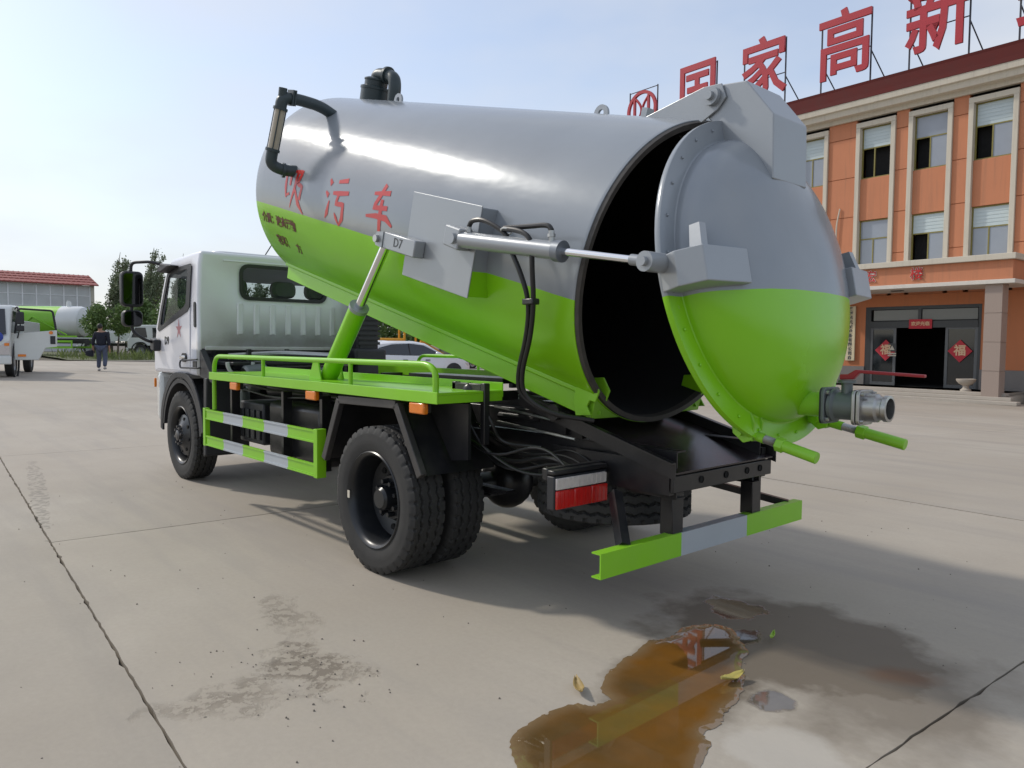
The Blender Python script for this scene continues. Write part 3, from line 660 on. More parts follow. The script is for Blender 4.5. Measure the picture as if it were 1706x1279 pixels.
# ---- chassis
for s in (-1, 1):
    mb = MB(); y = .38*s
    mb.box(-1.66, 4.55, y-.004, y+.004, .62, .84); mb.box(-1.66, 4.55, min(y, y-.07*s), max(y, y-.07*s), .612, .619); mb.box(-1.66, 4.55, min(y, y-.07*s), max(y, y-.07*s), .841, .848)
    part(mb, 'chassis_rail', m_black, smooth=0)
    mb = MB(); mb.box(-.95, 2.65, y-.04, y+.04, .86, .985); part(mb, 'subframe_rail', m_black, bevel=.006)
    mb = MB()
    for k in range(4): mb.box(-.55+.07*k, .55-.07*k, .46*s-.035, .46*s+.035, .50-.018*k-.016, .50-.018*k)
    part(mb, 'leaf_spring', m_black, smooth=0)
for x in (-1.45, -.75, .6, 1.6, 2.6, 3.3):
    mb = MB(); mb.box(x-.04, x+.04, -.374, .374, .66, .80); part(mb, 'cross_member', m_black, smooth=0)
mb = MB(); mb.cyl((0, -.6, RT), (0, .6, RT), .075, n=20); mb.ball((0, 0, RT), .19, 20, (1, .9, 1)); part(mb, 'rear_axle', m_black)
mb = MB(); mb.cyl((.15, 0, RT), (2.9, 0, .68), .05, n=14); part(mb, 'drive_shaft', m_black)
mb = MB(); mb.cyl((3.86, -.7, RT), (3.86, .7, RT), .06, n=14); part(mb, 'front_axle', m_black)
# transmission / engine under the cab
mb = MB(); mb.box(2.75, 3.4, -.22, .22, .55, .95); mb.box(3.4, 4.5, -.3, .3, .5, 1.15); part(mb, 'engine', m_black, bevel=.03)
mb = MB(); mb.lathe([(.1, 0), (.12, .02), (.12, .2), (.06, .24)], (2.95, .62, 1.02), (0, -1, .1), 20); part(mb, 'air_cleaner', m_cast)
mb = MB(); mb.tube([(3.0, .63+.12*math.cos(t), 1.17+.13*math.sin(t)) for t in [math.pi+math.pi*i/12 for i in range(13)]], .018, 8); part(mb, 'shock_bracket', PM('bracket_grey', (.45, .47, .46), .5), label='pale grey half-ring bracket')
mb = MB(); mb.box(3.0, 3.38, -.7, .70, 1.14, 1.17); mb.box(3.05, 3.09, .5, .54, 1.0, 1.29); mb.box(3.05, 3.09, -.5, -.46, 1.0, 1.29); mb.box(3.1, 3.14, .1, .14, 1.0, 1.29); part(mb, 'cab_mount', m_black, bevel=.006)
mb = MB(); mb.tube(rounded([(3.1, .7, 1.22), (3.1, .2, 1.25), (3.12, -.5, 1.22)], .1), .03, 10); mb.tube([(3.05, .55, 1.12), (3.05, -.55, 1.14)], .02, 8); part(mb, 'coolant_pipe', m_steel)
mb = MB(); mb.box(3.12, 3.30, -.92, -.66, 1.0, 1.84); mb.box(3.06, 3.34, -.98, -.6, 1.02, 1.3); part(mb, 'intake_snorkel', m_plastic, bevel=.03)
for i in range(9):
    mb = MB(); mb.box(3.10, 3.118, -.92, -.66, 1.34+.052*i, 1.37+.052*i); part(mb, 'snorkel_rib', m_plastic, smooth=0)
# underside boxes behind the side guard
mb = MB(); mb.box(1.0, 1.9, .46, .86, .46, .90); part(mb, 'fuel_tank', m_black, bevel=.05)
mb = MB(); mb.box(2.02, 2.5, .46, .84, .52, .86); bt = part(mb, 'battery_box', m_plastic, bevel=.015)
for k in range(4):
    mb = MB(); mb.box(2.06+k*.11, 2.13+k*.11, .842, .856, .56, .80); part(mb, 'box_rib', m_plastic, bevel=.004, parent=bt)
mb = MB(); mb.cyl((2.3, .62, .96), (1.2, .62, .96), .075, n=18); part(mb, 'air_tank', m_black, bevel=.01)
mb = MB(); mb.cyl((2.62, .75, .62), (2.62, .75, .92), .05, .045, 14); mb.cyl((2.62, .75, .92), (2.60, .76, .96), .03, .03, 12); part(mb, 'water_separator', m_cast)
mb = MB(); mb.tube(rounded([(2.62, .75, .96), (2.5, .8, 1.0), (1.8, .82, .97), (.7, .8, .98)], .1), .012, 8); mb.tube(rounded([(2.4, .88, .97), (1.7, .9, .93), (1.0, .88, .97), (.6, .84, .95)], .2), .008, 8); part(mb, 'brake_hose', m_hose)
for x in (1.46, 2.44, .86):
    mb = MB(); mb.box(x, x+.035, .86, .93, .47, .99); part(mb, 'guard_bracket', m_black, smooth=0)

# ---- mudguards and cab fenders
for s in (-1, 1):
    mb = MB(); P = [(.64, .60), (.44, 1.0), (-.21, 1.01), (-.45, .63)]
    Q = [(.628, .60), (.432, .99), (-.203, 1.0), (-.438, .63)]
    mb.prism([(x, .50*s, z) for x, z in P]+[(x, .50*s, z) for x, z in Q[::-1]], (0, .50*s, 0)); mg = part(mb, 'mudguard', m_black, smooth=0)
    mb = MB()
    for (a, b_) in zip(P, P[1:]):
        mb.beam((a[0], 1.02*s, a[1]), (b_[0], 1.02*s, b_[1]), .04, .05)
    part(mb, 'mudguard_rim', PM('worn_black_bar', (.035, .033, .033), .45, dust=.3), parent=mg, bevel=.004)
    # panel closing the space behind the wheel
    mb = MB(); mb.prism([(-.45, .80*s, .70), (-.22, .80*s, 1.0), (-.60, .80*s, 1.03), (-.60, .80*s, .72)], (0, .02*s, 0)); part(mb, 'splash_panel', m_black, smooth=0)
    # front fender arch
    mb = MB(); lo = []
    for r in (.515, .555):
        lo.append([(3.86+r*math.cos(a), r*math.sin(a)+RT) for a in [rad(8+168*i/22) for i in range(23)]])
    ring = lo[0]+lo[1][::-1]
    mb.prism([(x, (.50)*s, z) for x, z in ring], (0, .385*s, 0)); part(mb, 'fender', m_plastic)
    mb = MB(); mb.prism([(x, .868*s, z) for x, z in [(3.86+.62*math.cos(a), min(1.05, RT+.04+.60*math.sin(a))) for a in [rad(-2+178*i/20) for i in range(21)]]+[(3.86+.55*math.cos(a), RT+.02+.55*math.sin(a)) for a in [rad(176-178*i/20) for i in range(21)]]], (0, .022*s, 0)); part(mb, 'arch_lip', m_plastic, bevel=.006, smooth=0)
    mb = MB(); mb.prism([(3.30, .45*s, .28), (3.24, .45*s, .30), (3.19, .45*s, 1.02), (3.27, .45*s, 1.02)], (0, .42*s, 0)); part(mb, 'mud_flap', m_plastic, bevel=.01, smooth=0)
    mb = MB(); mb.prism([(3.40, .80*s, 1.28), (3.1, .80*s, 1.02), (3.1, .80*s, .98), (3.42, .80*s, 1.03)], (0, .05*s, 0)); part(mb, 'splash_panel', m_plastic, smooth=0)

# ---- cab
ZR = {0: [1.03, 1.29, 1.795, 2.085, 2.21], 1: [1.03, 1.29, 1.69, 2.085, 2.21], 2: [1.03, 1.29, 1.49, 2.05, 2.19], 3: [1.03, 1.24, 1.46, 2.03, 2.17]}
XC = {0: [3.42]*5, 1: [3.70, 3.70, 3.70, 3.66, 3.64], 2: [4.57, 4.57, 4.55, 4.30, 4.21], 3: [4.76, 4.76, 4.69, 4.38, 4.26]}
W = .86
YC = [-W, -.43, .43, W]
def inset(y, k): return y*(.965 if k == 4 else (.985 if k == 3 else 1))
bm = bmesh.new(); vd = {}
def gv(c, k, yi):
    key = (c, k, yi)
    if key not in vd: vd[key] = bm.verts.new((XC[c][k], inset(YC[yi], k), ZR[c][k]))
    return vd[key]
for yi in (0, 3):                     # sides
    for c in range(3):
        for k in range(4):
            if c == 1 and k == 2: continue
            f = [gv(c, k, yi), gv(c+1, k, yi), gv(c+1, k+1, yi), gv(c, k+1, yi)]; bm.faces.new(f)
for yi in range(3):                   # rear, front, roof
    for k in range(1, 4):
        if k == 2 and yi == 1: pass
        else: bm.faces.new([gv(0, k, yi), gv(0, k, yi+1), gv(0, k+1, yi+1), gv(0, k+1, yi)])
    for k in range(4):
        if k == 2: continue
        bm.faces.new([gv(3, k, yi), gv(3, k, yi+1), gv(3, k+1, yi+1), gv(3, k+1, yi)])
    for c in range(3):
        bm.faces.new([gv(c, 4, yi), gv(c, 4, yi+1), gv(c+1, 4, yi+1), gv(c+1, 4, yi)])
    for c in range(3):
        bm.faces.new([gv(c, 0, yi), gv(c, 0, yi+1), gv(c+1, 0, yi+1), gv(c+1, 0, yi)])
bmesh.ops.recalc_face_normals(bm, faces=bm.faces)
me = bpy.data.meshes.new('cab_shell'); bm.to_mesh(me); bm.free(); me.materials.append(m_cab)
me.polygons.foreach_set('use_smooth', [True]*len(me.polygons)); me.set_sharp_from_angle(angle=rad(50))
sh = bpy.data.objects.new('cab_shell', me); COL.objects.link(sh); sh.parent = truck; cab = sh
md = sh.modifiers.new('bevel', 'BEVEL'); md.width = .055; md.segments = 5; md.limit_method = 'ANGLE'; md.angle_limit = rad(40)
md = sh.modifiers.new('thick', 'SOLIDIFY'); md.thickness = .03; md.offset = -1
# rear window: rubber frame + glass
def ring_prism(mb, outer, inner, f, ext):
    n = len(outer); o = [V(f(*p)) for p in outer]; i_ = [V(f(*p)) for p in inner]; e = V(ext)
    vs = o+i_+[p+e for p in o]+[p+e for p in i_]
    fs = []
    for k in range(n):
        j = (k+1) % n
        fs += [(k, j, n+j, n+k), (2*n+k, 3*n+k, 3*n+j, 2*n+j), (k, 2*n+k, 2*n+j, j), (n+k, n+j, 3*n+j, 3*n+k)]
    mb.add(vs, fs)
mb = MB(); ring_prism(mb, rrect(.93, .35, .09), rrect(.86, .285, .065), lambda a, b_: (3.408, a, 1.94+b_), (.04, 0, 0)); rwf = part(mb, 'rear_window', m_plastic, parent=truck)
mb = MB(); mb.prism([(3.43, a, 1.94+b_) for a, b_ in rrect(.87, .29, .06)], (.005, 0, 0)); part(mb, 'pane', m_glass, parent=rwf, smooth=0)
# ribs and swage lines on the rear wall
for k in range(7):
    y = .46-k*.165
    mb = MB(); mb.prism([(3.421, y+.035, 1.42), (3.421, y-.035, 1.42), (3.408, y-.02, 1.435), (3.408, y+.02, 1.435)], (0, 0, .30)); part(mb, 'rear_rib', m_cab, parent=cab, bevel=.006)
mb = MB(); mb.box(3.405, 3.425, -.80, .80, 1.275, 1.31); part(mb, 'rear_sill', m_cab, parent=cab, bevel=.006)
mb = MB(); mb.box(3.412, 3.422, -.78, .62, 2.125, 2.14); part(mb, 'roof_seam', m_cab, parent=cab, bevel=.004)
mb = MB(); mb.prism([(x, y, 2.208+.012*math.cos(y*1.7)) for x, y in rrect(.62, 1.3, .12, cx=3.86)], (0, 0, .022)); part(mb, 'roof_panel', m_cab, parent=cab, bevel=.012)
mb = MB(); mb.tube([(3.62, .14, 2.2), (3.6, .02, 2.4)], .006, 6); part(mb, 'antenna', m_plastic, parent=cab)
mb = MB(); mb.prism([(3.49+a, .861, 1.61+b_) for a, b_ in rrect(.052, .24, .024)], (0, .008, 0)); part(mb, 'side_vent', m_plastic, parent=cab, smooth=0)
mb = MB(); mb.prism([(3.49+a, -.861, 1.61+b_) for a, b_ in rrect(.052, .24, .024)], (0, -.008, 0)); part(mb, 'side_vent', m_plastic, parent=cab, smooth=0)
# doors
for s in (1, -1):
    mb = MB(); y = .8605*s
    mb.prism([(x, y, z) for x, z in [(3.64, 1.07), (4.66, 1.07), (4.70, 1.26), (4.64, 1.455), (4.55, 1.475), (3.70, 1.675), (3.62, 1.69)]], (0, .007*s, 0))
    dr = part(mb, 'door', m_cab, parent=truck, bevel=.004, smooth=0)
    mb = MB(); O = [(3.62, 1.655), (3.585, 2.10), (4.27, 2.075), (4.60, 1.445)]; I = [(3.72, 1.705), (3.685, 2.055), (4.235, 2.03), (4.50, 1.505)]
    def mid(Q):
        out = []
        for a, b_ in zip(Q, Q[1:]+Q[:1]):
            for t in (0.06, .35, .65, .94): out.append((a[0]+(b_[0]-a[0])*t, a[1]+(b_[1]-a[1])*t))
        return out
    yo = lambda z: (W-(W*.016)*max(0, (z-1.7)/.38))*s
    ring_prism(mb, mid(O), mid(I), lambda x, z: (x, yo(z)+.002*s, z), (0, .012*s, 0)); wf = part(mb, 'door_window', m_plastic, parent=truck, smooth=0)
    mb = MB(); mb.add([(x, yo(z)-.004*s, z) for x, z in I], [(0, 1, 2, 3)]); part(mb, 'pane', m_glass, parent=wf, smooth=0)
    mb = MB(); mb.prism([(3.78+a, y+.008*s, 1.20+b_) for a, b_ in rrect(.15, .085, .04)], (0, .006*s, 0)); hd = part(mb, 'door_handle', m_plastic, parent=dr, smooth=0)
    mb = MB(); mb.beam((3.72, y+.024*s, 1.205), (3.86, y+.024*s, 1.20), .016, .032); part(mb, 'lever', m_chrome, parent=dr, bevel=.006)
    mb = MB(); mb.tube(rounded([(3.80, .868*s, 1.17), (3.80, .905*s, 1.17), (3.80, .905*s, 1.10), (3.34, .905*s, 1.11), (3.34, .868*s, 1.11)], .03), .008, 8); mb.tube(rounded([(3.80, .90*s, 1.17), (3.34, .90*s, 1.19)], .03), .008, 8); part(mb, 'grab_loop', m_plastic, parent=cab)
    mb = MB(); mb.box(3.46, 3.56, min(y, y+.006*s), max(y, y+.006*s), 1.10, 1.17); part(mb, 'filler_recess', m_plastic, parent=cab, smooth=0)
    # lower front corner and lamp
    mb = MB(); mb.box(4.665, 4.69, min(.862*s, .885*s), max(.862*s, .885*s), .87, .965); part(mb, 'side_marker_lamp', m_orange, parent=cab, bevel=.006)
    # mirrors
    ym = 1.13*s
    mb = MB(); mb.tube(rounded([(4.30, .84*s, 2.12), (4.36, 1.0*s, 2.16), (4.55, ym, 2.155), (4.56, ym, 2.04), (4.55, ym, 1.66), (4.55, ym, 1.45), (4.52, 1.0*s, 1.36), (4.62, .88*s, 1.34)], .06), .016, 10); ma = part(mb, 'mirror_arm', m_plastic, parent=truck)
    mb = MB(); mb.loft([[(4.545+d, ym+a*k, 1.885+b_*k) for a, b_ in rrect(.21, .36, .05)] for d, k in ((-.045, .93), (-.03, 1), (.03, 1), (.075, .7))]); part(mb, 'mirror_housing', m_plastic, parent=ma)
    mb = MB(); mb.prism([(4.498, ym+a, 1.885+b_) for a, b_ in rrect(.175, .31, .035)], (-.003, 0, 0)); part(mb, 'mirror_glass', m_mirror, parent=ma, smooth=0)
    mb = MB(); mb.loft([[(4.545+d, ym+a*k, 1.585+b_*k) for a, b_ in rrect(.19, .17, .05)] for d, k in ((-.04, .93), (-.025, 1), (.03, 1), (.07, .7))]); part(mb, 'wide_mirror_housing', m_plastic, parent=ma)
    mb = MB(); mb.prism([(4.503, ym+a, 1.585+b_) for a, b_ in rrect(.16, .14, .04)], (-.003, 0, 0)); part(mb, 'mirror_glass', m_mirror, parent=ma, smooth=0)
    mb = MB(); mb.prism([(4.62, .87*s, 1.39), (4.62, .87*s, 1.27), (4.50, .87*s, 1.25), (4.48, .87*s, 1.37)], (0, .07*s, 0)); part(mb, 'arm_bracket', m_plastic, parent=cab, bevel=.012, smooth=0)
    mb = MB(); mb.prism([(3.94, .845*s, 2.10), (4.24, .845*s, 2.14), (4.36, .845*s, 2.07), (4.25, .845*s, 2.045)], (0, .10*s, 0)); part(mb, 'arm_bracket', m_plastic, parent=cab, bevel=.012, smooth=0)
# door graphic: small red star-burst, badge
mb = MB(); st = []
for k in range(10):
    a = 2*math.pi*k/10+.3; r = .10 if k % 2 == 0 else .035; st.append((3.93+r*.9*math.cos(a), .8685, 1.475+r*math.sin(a)))
mb.prism(st, (0, .0015, 0)); part(mb, 'star_decal', PM('faded_red_decal', (.5, .2, .22), .4), parent=cab, smooth=0)
text('badge_lettering', 'D9', .11, m_doorframe, cab, Matrix.Translation((4.30, .868, 1.36)) @ Matrix.Rotation(math.pi, 4, 'Z') @ Matrix.Rotation(math.pi/2, 4, 'X'), .002, .004)
mb = MB(); mb.prism([(x, y, z) for x, y, z in [(4.60, -.86, .50), (4.60, .86, .50), (4.94, .78, .50), (4.94, -.78, .50)]], (0, 0, .53)); part(mb, 'front_bumper', m_white, parent=cab, bevel=.05)
mb = MB(); mb.add([(4.665, -.78, 1.48), (4.665, .78, 1.48), (4.37, .74, 2.02), (4.37, -.74, 2.02)], [(0, 1, 2, 3)]); part(mb, 'windscreen', m_glass, parent=cab, smooth=0)
# cab interior: dash, seats, steering wheel
m_seat = PM('seat_grey', (.09, .09, .09), .8)
mb = MB(); mb.box(4.35, 4.62, -.8, .8, 1.2, 1.47); part(mb, 'dashboard', m_plastic, parent=cab, bevel=.04)
for y in (.42, -.1, -.48):
    mb = MB(); mb.box(3.62, 3.72, y-.2, y+.2, 1.25, 1.80); mb.box(3.7, 4.15, y-.2, y+.2, 1.2, 1.33); st_ = part(mb, 'seat', m_seat, parent=cab, bevel=.04)
    mb = MB(); mb.loft([[(3.62+d, y+a*k, 1.90+b_*k) for a, b_ in rrect(.26, .17, .07)] for d, k in ((0, .8), (.03, 1), (.09, 1), (.12, .8))]); part(mb, 'headrest', PM('headrest_cover', (.32, .32, .30), .7), parent=cab)
mb = MB(); mb.lathe([(.19+.014*math.cos(t), .014*math.sin(t)) for t in [2*math.pi*i/8 for i in range(8)]], (4.28, .42, 1.55), (-.6, 0, .8), 28, True); part(mb, 'steering_wheel', m_plastic, parent=cab)

# ---- platforms, hand rails, side guards
RAIL = rounded([(2.56, 1.03, .786), (2.56, 1.03, 1.235), (-.587, 1.03, 1.245), (-.587, 1.03, 1.09)], .13, 7)
for s in (1, -1):
    mir = lambda p: (p[0], p[1]*s, p[2])
    y0, y1 = sorted((.60*s, 1.048*s))
    mb = MB(); mb.box(-.63, 2.61, y0, y1, 1.085, 1.098); pl = part(mb, 'platform', m_green, smooth=0)
    mb = MB(); ya, yb = sorted((1.048*s, 1.056*s)); mb.box(-.634, 2.614, ya, yb, 1.038, 1.1015); part(mb, 'edge_plate', m_green, parent=pl, bevel=.003, smooth=0)
    mb = MB(); ya, yb = sorted((.594*s, .600*s)); mb.box(-.63, 2.61, ya, yb, 1.06, 1.142); part(mb, 'inner_lip', m_green, parent=pl, bevel=.002, smooth=0)
    mb = MB(); mb.box(-.63, -.622, y0+.002, y1-.002, 1.04, 1.084); mb.box(2.602, 2.61, y0+.002, y1-.002, 1.04, 1.084); part(mb, 'end_plate', m_green, parent=pl, smooth=0)
    for x in (-.5, .4, 1.3, 2.2):
        mb = MB(); mb.box(x-.02, x+.02, min(.38*s, 1.0*s), max(.38*s, 1.0*s), 1.03, 1.083); part(mb, 'platform_bearer', m_black, smooth=0)
    mb = MB(); mb.tube([mir(p) for p in RAIL], .0175, 12); hr = part(mb, 'hand_rail', m_rail)
    for x in (1.58, .30):
        mb = MB(); mb.cyl(mir((x, 1.03, 1.098)), mir((x, 1.03, 1.235)), .014, n=10); part(mb, 'post', m_rail, parent=hr)
    # guard
    gd = empty('side_guard', (0, 0, 0)); gd.parent = truck
    X0, X1 = .70, 2.775
    for z0, z1 in ((.693, .778), (.468, .553)):
        seg = (X1-X0-.10)/5
        for k in range(5):
            a, b_ = X0+.05+k*seg, X0+.05+(k+1)*seg; ya, yb = sorted((1.03*s, 1.044*s))
            mb = MB(); mb.box(a, b_, ya, yb, z0, z1); yc, yd = sorted((1.044*s, 1.05*s)); mb.box(a, b_, yc, yd, z0, z0+.012); mb.box(a, b_, yc, yd, z1-.012, z1)
            part(mb, 'rail_segment', m_green if k % 2 == 0 else m_stripe, parent=gd, smooth=0)
    for a, b_ in ((X0-.002, X0+.05), (X1-.05, X1+.002)):
        ya, yb = sorted((.985*s if a < 1 else 1.01*s, 1.052*s)); mb = MB(); mb.box(a, b_, ya, yb, .461, .786); part(mb, 'end_post', m_green, parent=gd, bevel=.003, smooth=0)
    for x in (2.10, .79, -.44):
        mb = MB(); ya, yb = sorted((1.02*s, 1.055*s)); mb.box(x-.07, x+.07, ya, yb, .975, 1.036); lm = part(mb, 'side_marker_lamp', m_orange, bevel=.008)
        mb = MB(); yc, yd = sorted((.99*s, 1.02*s)); mb.box(x-.05, x+.05, yc, yd, .98, 1.045); part(mb, 'lamp_bracket', m_plastic, parent=lm, smooth=0)
# ---- tail: tray, bumper, lamps
def zt(x): return 1.045+(x+.6)*(1.045-.755)/1.10
mb = MB(); mb.prism([(-.62, -.455, zt(-.62)), (-1.70, -.455, zt(-1.70)), (-1.70, -.455, zt(-1.70)-.008), (-.62, -.455, zt(-.62)-.008)], (0, .91, 0))
m_tray = PM('tray_black', (.022, .016, .02), .22, var=.4, scale=5, dust=.12, dcol=(.16, .12, .1), bump=.15, bscale=14)
tray = part(mb, 'tail_tray', m_tray, smooth=0)
for s in (1, -1):
    mb = MB(); mb.prism([(-.62, .458*s, zt(-.62)-.03), (-1.71, .458*s, zt(-1.71)-.03), (-1.71, .458*s, zt(-1.71)+.055), (-.62, .458*s, zt(-.62)+.055)], (0, .006*s, 0)); mb.prism([(-.62, .464*s, zt(-.62)+.047), (-1.71, .464*s, zt(-1.71)+.047), (-1.71, .464*s, zt(-1.71)+.055), (-.62, .464*s, zt(-.62)+.055)], (0, .03*s, 0))
    part(mb, 'tray_lip', m_black, parent=tray, smooth=0)
mb = MB(); mb.box(-1.690, -1.672, -.45, .45, .655, .738); part(mb, 'tail_beam', m_black, bevel=.004)
for y in (.22, .0, -.2, -.33):
    mb = MB(); mb.lathe([(0, 0), (.018, 0), (.018, .003)], (-1.6915, y, .70), (-1, 0, 0), 14); part(mb, 'bolt_hole', m_hole)
for s in (1, -1):
    mb = MB(); mb.box(-1.66, -1.05, min(.40*s, .44*s), max(.40*s, .44*s), .64, .80); part(mb, 'tail_side_plate', m_black, smooth=0)
bx = -1.645
bu = empty('rear_bumper', (bx, 0, .324)); bu.parent = truck
for a, b_, m in ((.905, .31, m_green), (.31, -.29, m_stripe), (-.29, -.905, m_green)):
    mb = MB(); mb.box(0, .007, b_, a, 0, .115); mb.box(.007, .055, b_, a, .108, .115); mb.box(.007, .055, b_, a, 0, .007); part(mb, 'bumper_segment', m, parent=bu, smooth=0)
mb = MB(); mb.box(.056, .09, -.62, .62, .03, .085); part(mb, 'bumper_stiffener', m_black, parent=bu, smooth=0)
for y in (.33, -.40):
    mb = MB(); mb.box(-1.635, -1.56, y-.045, y+.045, .43, .66); part(mb, 'bumper_leg', m_black, bevel=.004)
mb = MB(); mb.beam((-1.42, .55, .63), (-1.60, .70, .43), .05, .05, (0, 1, 0)); part(mb, 'bumper_stay', m_black, smooth=0)
mb = MB(); mb.beam((-1.15, -.62, .52), (-1.60, -.82, .425), .04, .04); part(mb, 'bumper_stay', m_black, smooth=0)
for s in (1, -1):
    xl = -1.30; tl = empty('tail_light', (xl, .665*s, .645)); tl.parent = truck
    mb = MB(); mb.box(.0, .05, -.19, .19, -.082, .082); part(mb, 'lamp_housing', m_plastic, parent=tl, bevel=.006)
    mb = MB(); mb.box(-.012, .0, -.17 if s > 0 else -.183, .183 if s > 0 else .17, .018, .074); part(mb, 'reversing_lens', m_clear, parent=tl, bevel=.004)
    for a, b_, m in ((.184, .064, m_red), (.061, -.061, m_red), (-.064, -.184, m_red)):
        mb = MB(); mb.box(-.014, 0, b_, a, -.076, .014); part(mb, 'red_lens', m, parent=tl, bevel=.006)
    mb = MB()
    for k in range(11): mb.box(-.0145, -.0122, -.17+.033*k, -.163+.033*k, .024, .07)
    o = part(mb, 'lens_ribs', m_clear, parent=tl, smooth=0)
    mb = MB()
    for k in range(12): mb.box(-.0165, -.0142, -.175+.030*k, -.168+.030*k, -.072, .010)
    part(mb, 'lens_ribs', m_red, parent=tl, smooth=0)
    mb = MB(); mb.box(xl+.05, xl+.09, min(.42*s, .85*s), max(.42*s, .85*s), .70, .76); mb.box(xl+.0, xl+.048, min(.47*s, .855*s), max(.47*s, .855*s), .732, .755); part(mb, 'lamp_bracket', m_black, bevel=.006)
    mb = MB(); mb.prism([(-.85, .40*s, .80), (-1.24, .40*s, .80), (-1.24, .40*s, .66), (-1.0, .40*s, .58)], (0, .015*s, 0)); part(mb, 'tail_gusset', m_black, smooth=0)
rc = random.Random(4)
for k in range(6):
    y = .43+.05*k; z = .72+.045*(k % 3); mb = MB()
    mb.tube(rounded([(.1, y-.05, z+.16), (-.35+rc.uniform(-.1, .1), y, z+.05), (-.7, y+rc.uniform(-.06, .06), z-.08), (-1.0, y+rc.uniform(-.08, .04), z+rc.uniform(-.05, .05)), (-1.26, y-.02, .70)], .15), rc.choice((.006, .008, .011)), 8); part(mb, 'air_line', m_hose)
# valve rack behind the platform
mb = MB(); y = .72
mb.box(-.38, -.345, y-.02, y+.02, .62, 1.14); mb.box(-.64, -.605, y-.02, y+.02, .80, 1.14); mb.box(-.345, -.605+.0, y-.02, y+.02, 1.09, 1.135); mb.ball((-.49, y, 1.095), .045, 12); mb.box(-.60, -.35, y-.06, y-.02, .86, .88)
part(mb, 'valve_rack', m_black, bevel=.004)
mb = MB()
mb.tube(rounded([(-.45, .74, 1.08), (-.5, .76, .95), (-.6, .72, .78), (-.85, .66, .66), (-1.1, .6, .68)], .12), .009, 8); mb.tube(rounded([(-.56, .73, 1.08), (-.66, .7, .92), (-.64, .62, .8), (-.9, .55, .8)], .1), .009, 8)
mb.tube(rounded([(-1.28, .46, .70), (-1.2, .5, .62), (-1.05, .56, .68)], .05), .007, 6)
part(mb, 'wiring', m_hose)
mb = MB(); mb.box(-.40, .60, .22, .40, 1.118, 1.15); mb.box(-1.0, .2, .26, .34, .99, 1.03); mb.tube([(-.75, .41, .93), (-.4, .42, .93)], .02, 8); part(mb, 'tank_rest_beam', m_black, smooth=0)
mb = MB(); mb.tube([(-1.1, .44, .92), (-.4, .46, .985)], .008, 6); mb.tube([(-1.1, .5, .86), (-.45, .48, .9)], .008, 6); part(mb, 'steel_pipe', m_steel)
mb = MB(); mb.cyl((-.93, -.5, .99), (-.93, .5, .99), .045, n=16)
for y in (-.42, .36): mb.prism([(-1.05, y, .85), (-.8, y, .85), (-.88, y, 1.05), (-.98, y, 1.05)], (0, .03, 0))
part(mb, 'tipping_hinge', m_black)
# lift cylinders
for s in (1, -1):
    b0, b1 = V((1.03, .80*s, 1.09)), V((.155, .86*s, 1.966)); d = (b1-b0)
    mb = MB(); mb.cyl(b0-d*.02, b0+d*.56, .062, n=24); lc = part(mb, 'lift_cylinder', m_green)
    mb = MB(); mb.cyl(b0+d*.555, b0+d*.575, .066, n=24); part(mb, 'collar', m_silver, parent=lc)
    mb = MB(); mb.cyl(b0+d*.57, b1, .031, n=20); part(mb, 'piston_rod', m_chrome, parent=lc)
    for q in (-.085, .085):
        mb = MB(); mb.prism([(1.13, .80*s+q-.006, 1.098), (.95, .80*s+q-.006, 1.098), (1.0, .80*s+q-.006, 1.24), (1.06, .80*s+q-.006, 1.24)], (0, .012, 0)); part(mb, 'pivot_lug', m_green, parent=lc, bevel=.003, smooth=0)

# ---- tank (own frame: u forward along the axis, w up)
ta = .259; TM = axes((-1.395, 0, 1.709), (math.cos(ta), 0, math.sin(ta)), (0, 1, 0), (-math.sin(ta), 0, math.cos(ta)))
TRr, TL = .807, 3.72
mb = MB(); mb.lathe([(TRr-.012, -.0), (TRr-.001, 0), (TRr, .002)]+[(TRr, .02+(TL-.04)*i/30) for i in range(31)]+[(TRr*math.cos(t), TL-.02+.26*math.sin(t)) for t in [rad(90*i/14) for i in range(1, 14)]]+[(.0, TL+.24)], (0, 0, 0), (1, 0, 0), 128)
tank = part(mb, 'tank', m_tank, mtx=TM, smooth=40)
T = dict(parent=tank)
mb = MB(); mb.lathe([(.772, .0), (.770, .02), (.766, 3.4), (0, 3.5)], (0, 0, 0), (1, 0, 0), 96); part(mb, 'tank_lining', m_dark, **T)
mb = MB(); mb.lathe([(.770, .03), (.770, -.018), (.797, -.022), (.802, -.006), (.802, .03)], (0, 0, 0), (1, 0, 0), 96); part(mb, 'rim_gasket', m_gasket, **T)
mb = MB(); X = [(.49, -.618), (.505, -.63), (.505, -.652), (.478, -.66), (.478, -.765), (.22, -.768), (.35, -.708)]
for s in (1, -1):
    mb = MB(); mb.prism([(.01, y*s, w_) for y, w_ in X], (3.66, 0, 0)); part(mb, 'tank_saddle', m_green, smooth=0, bevel=.004, **T)
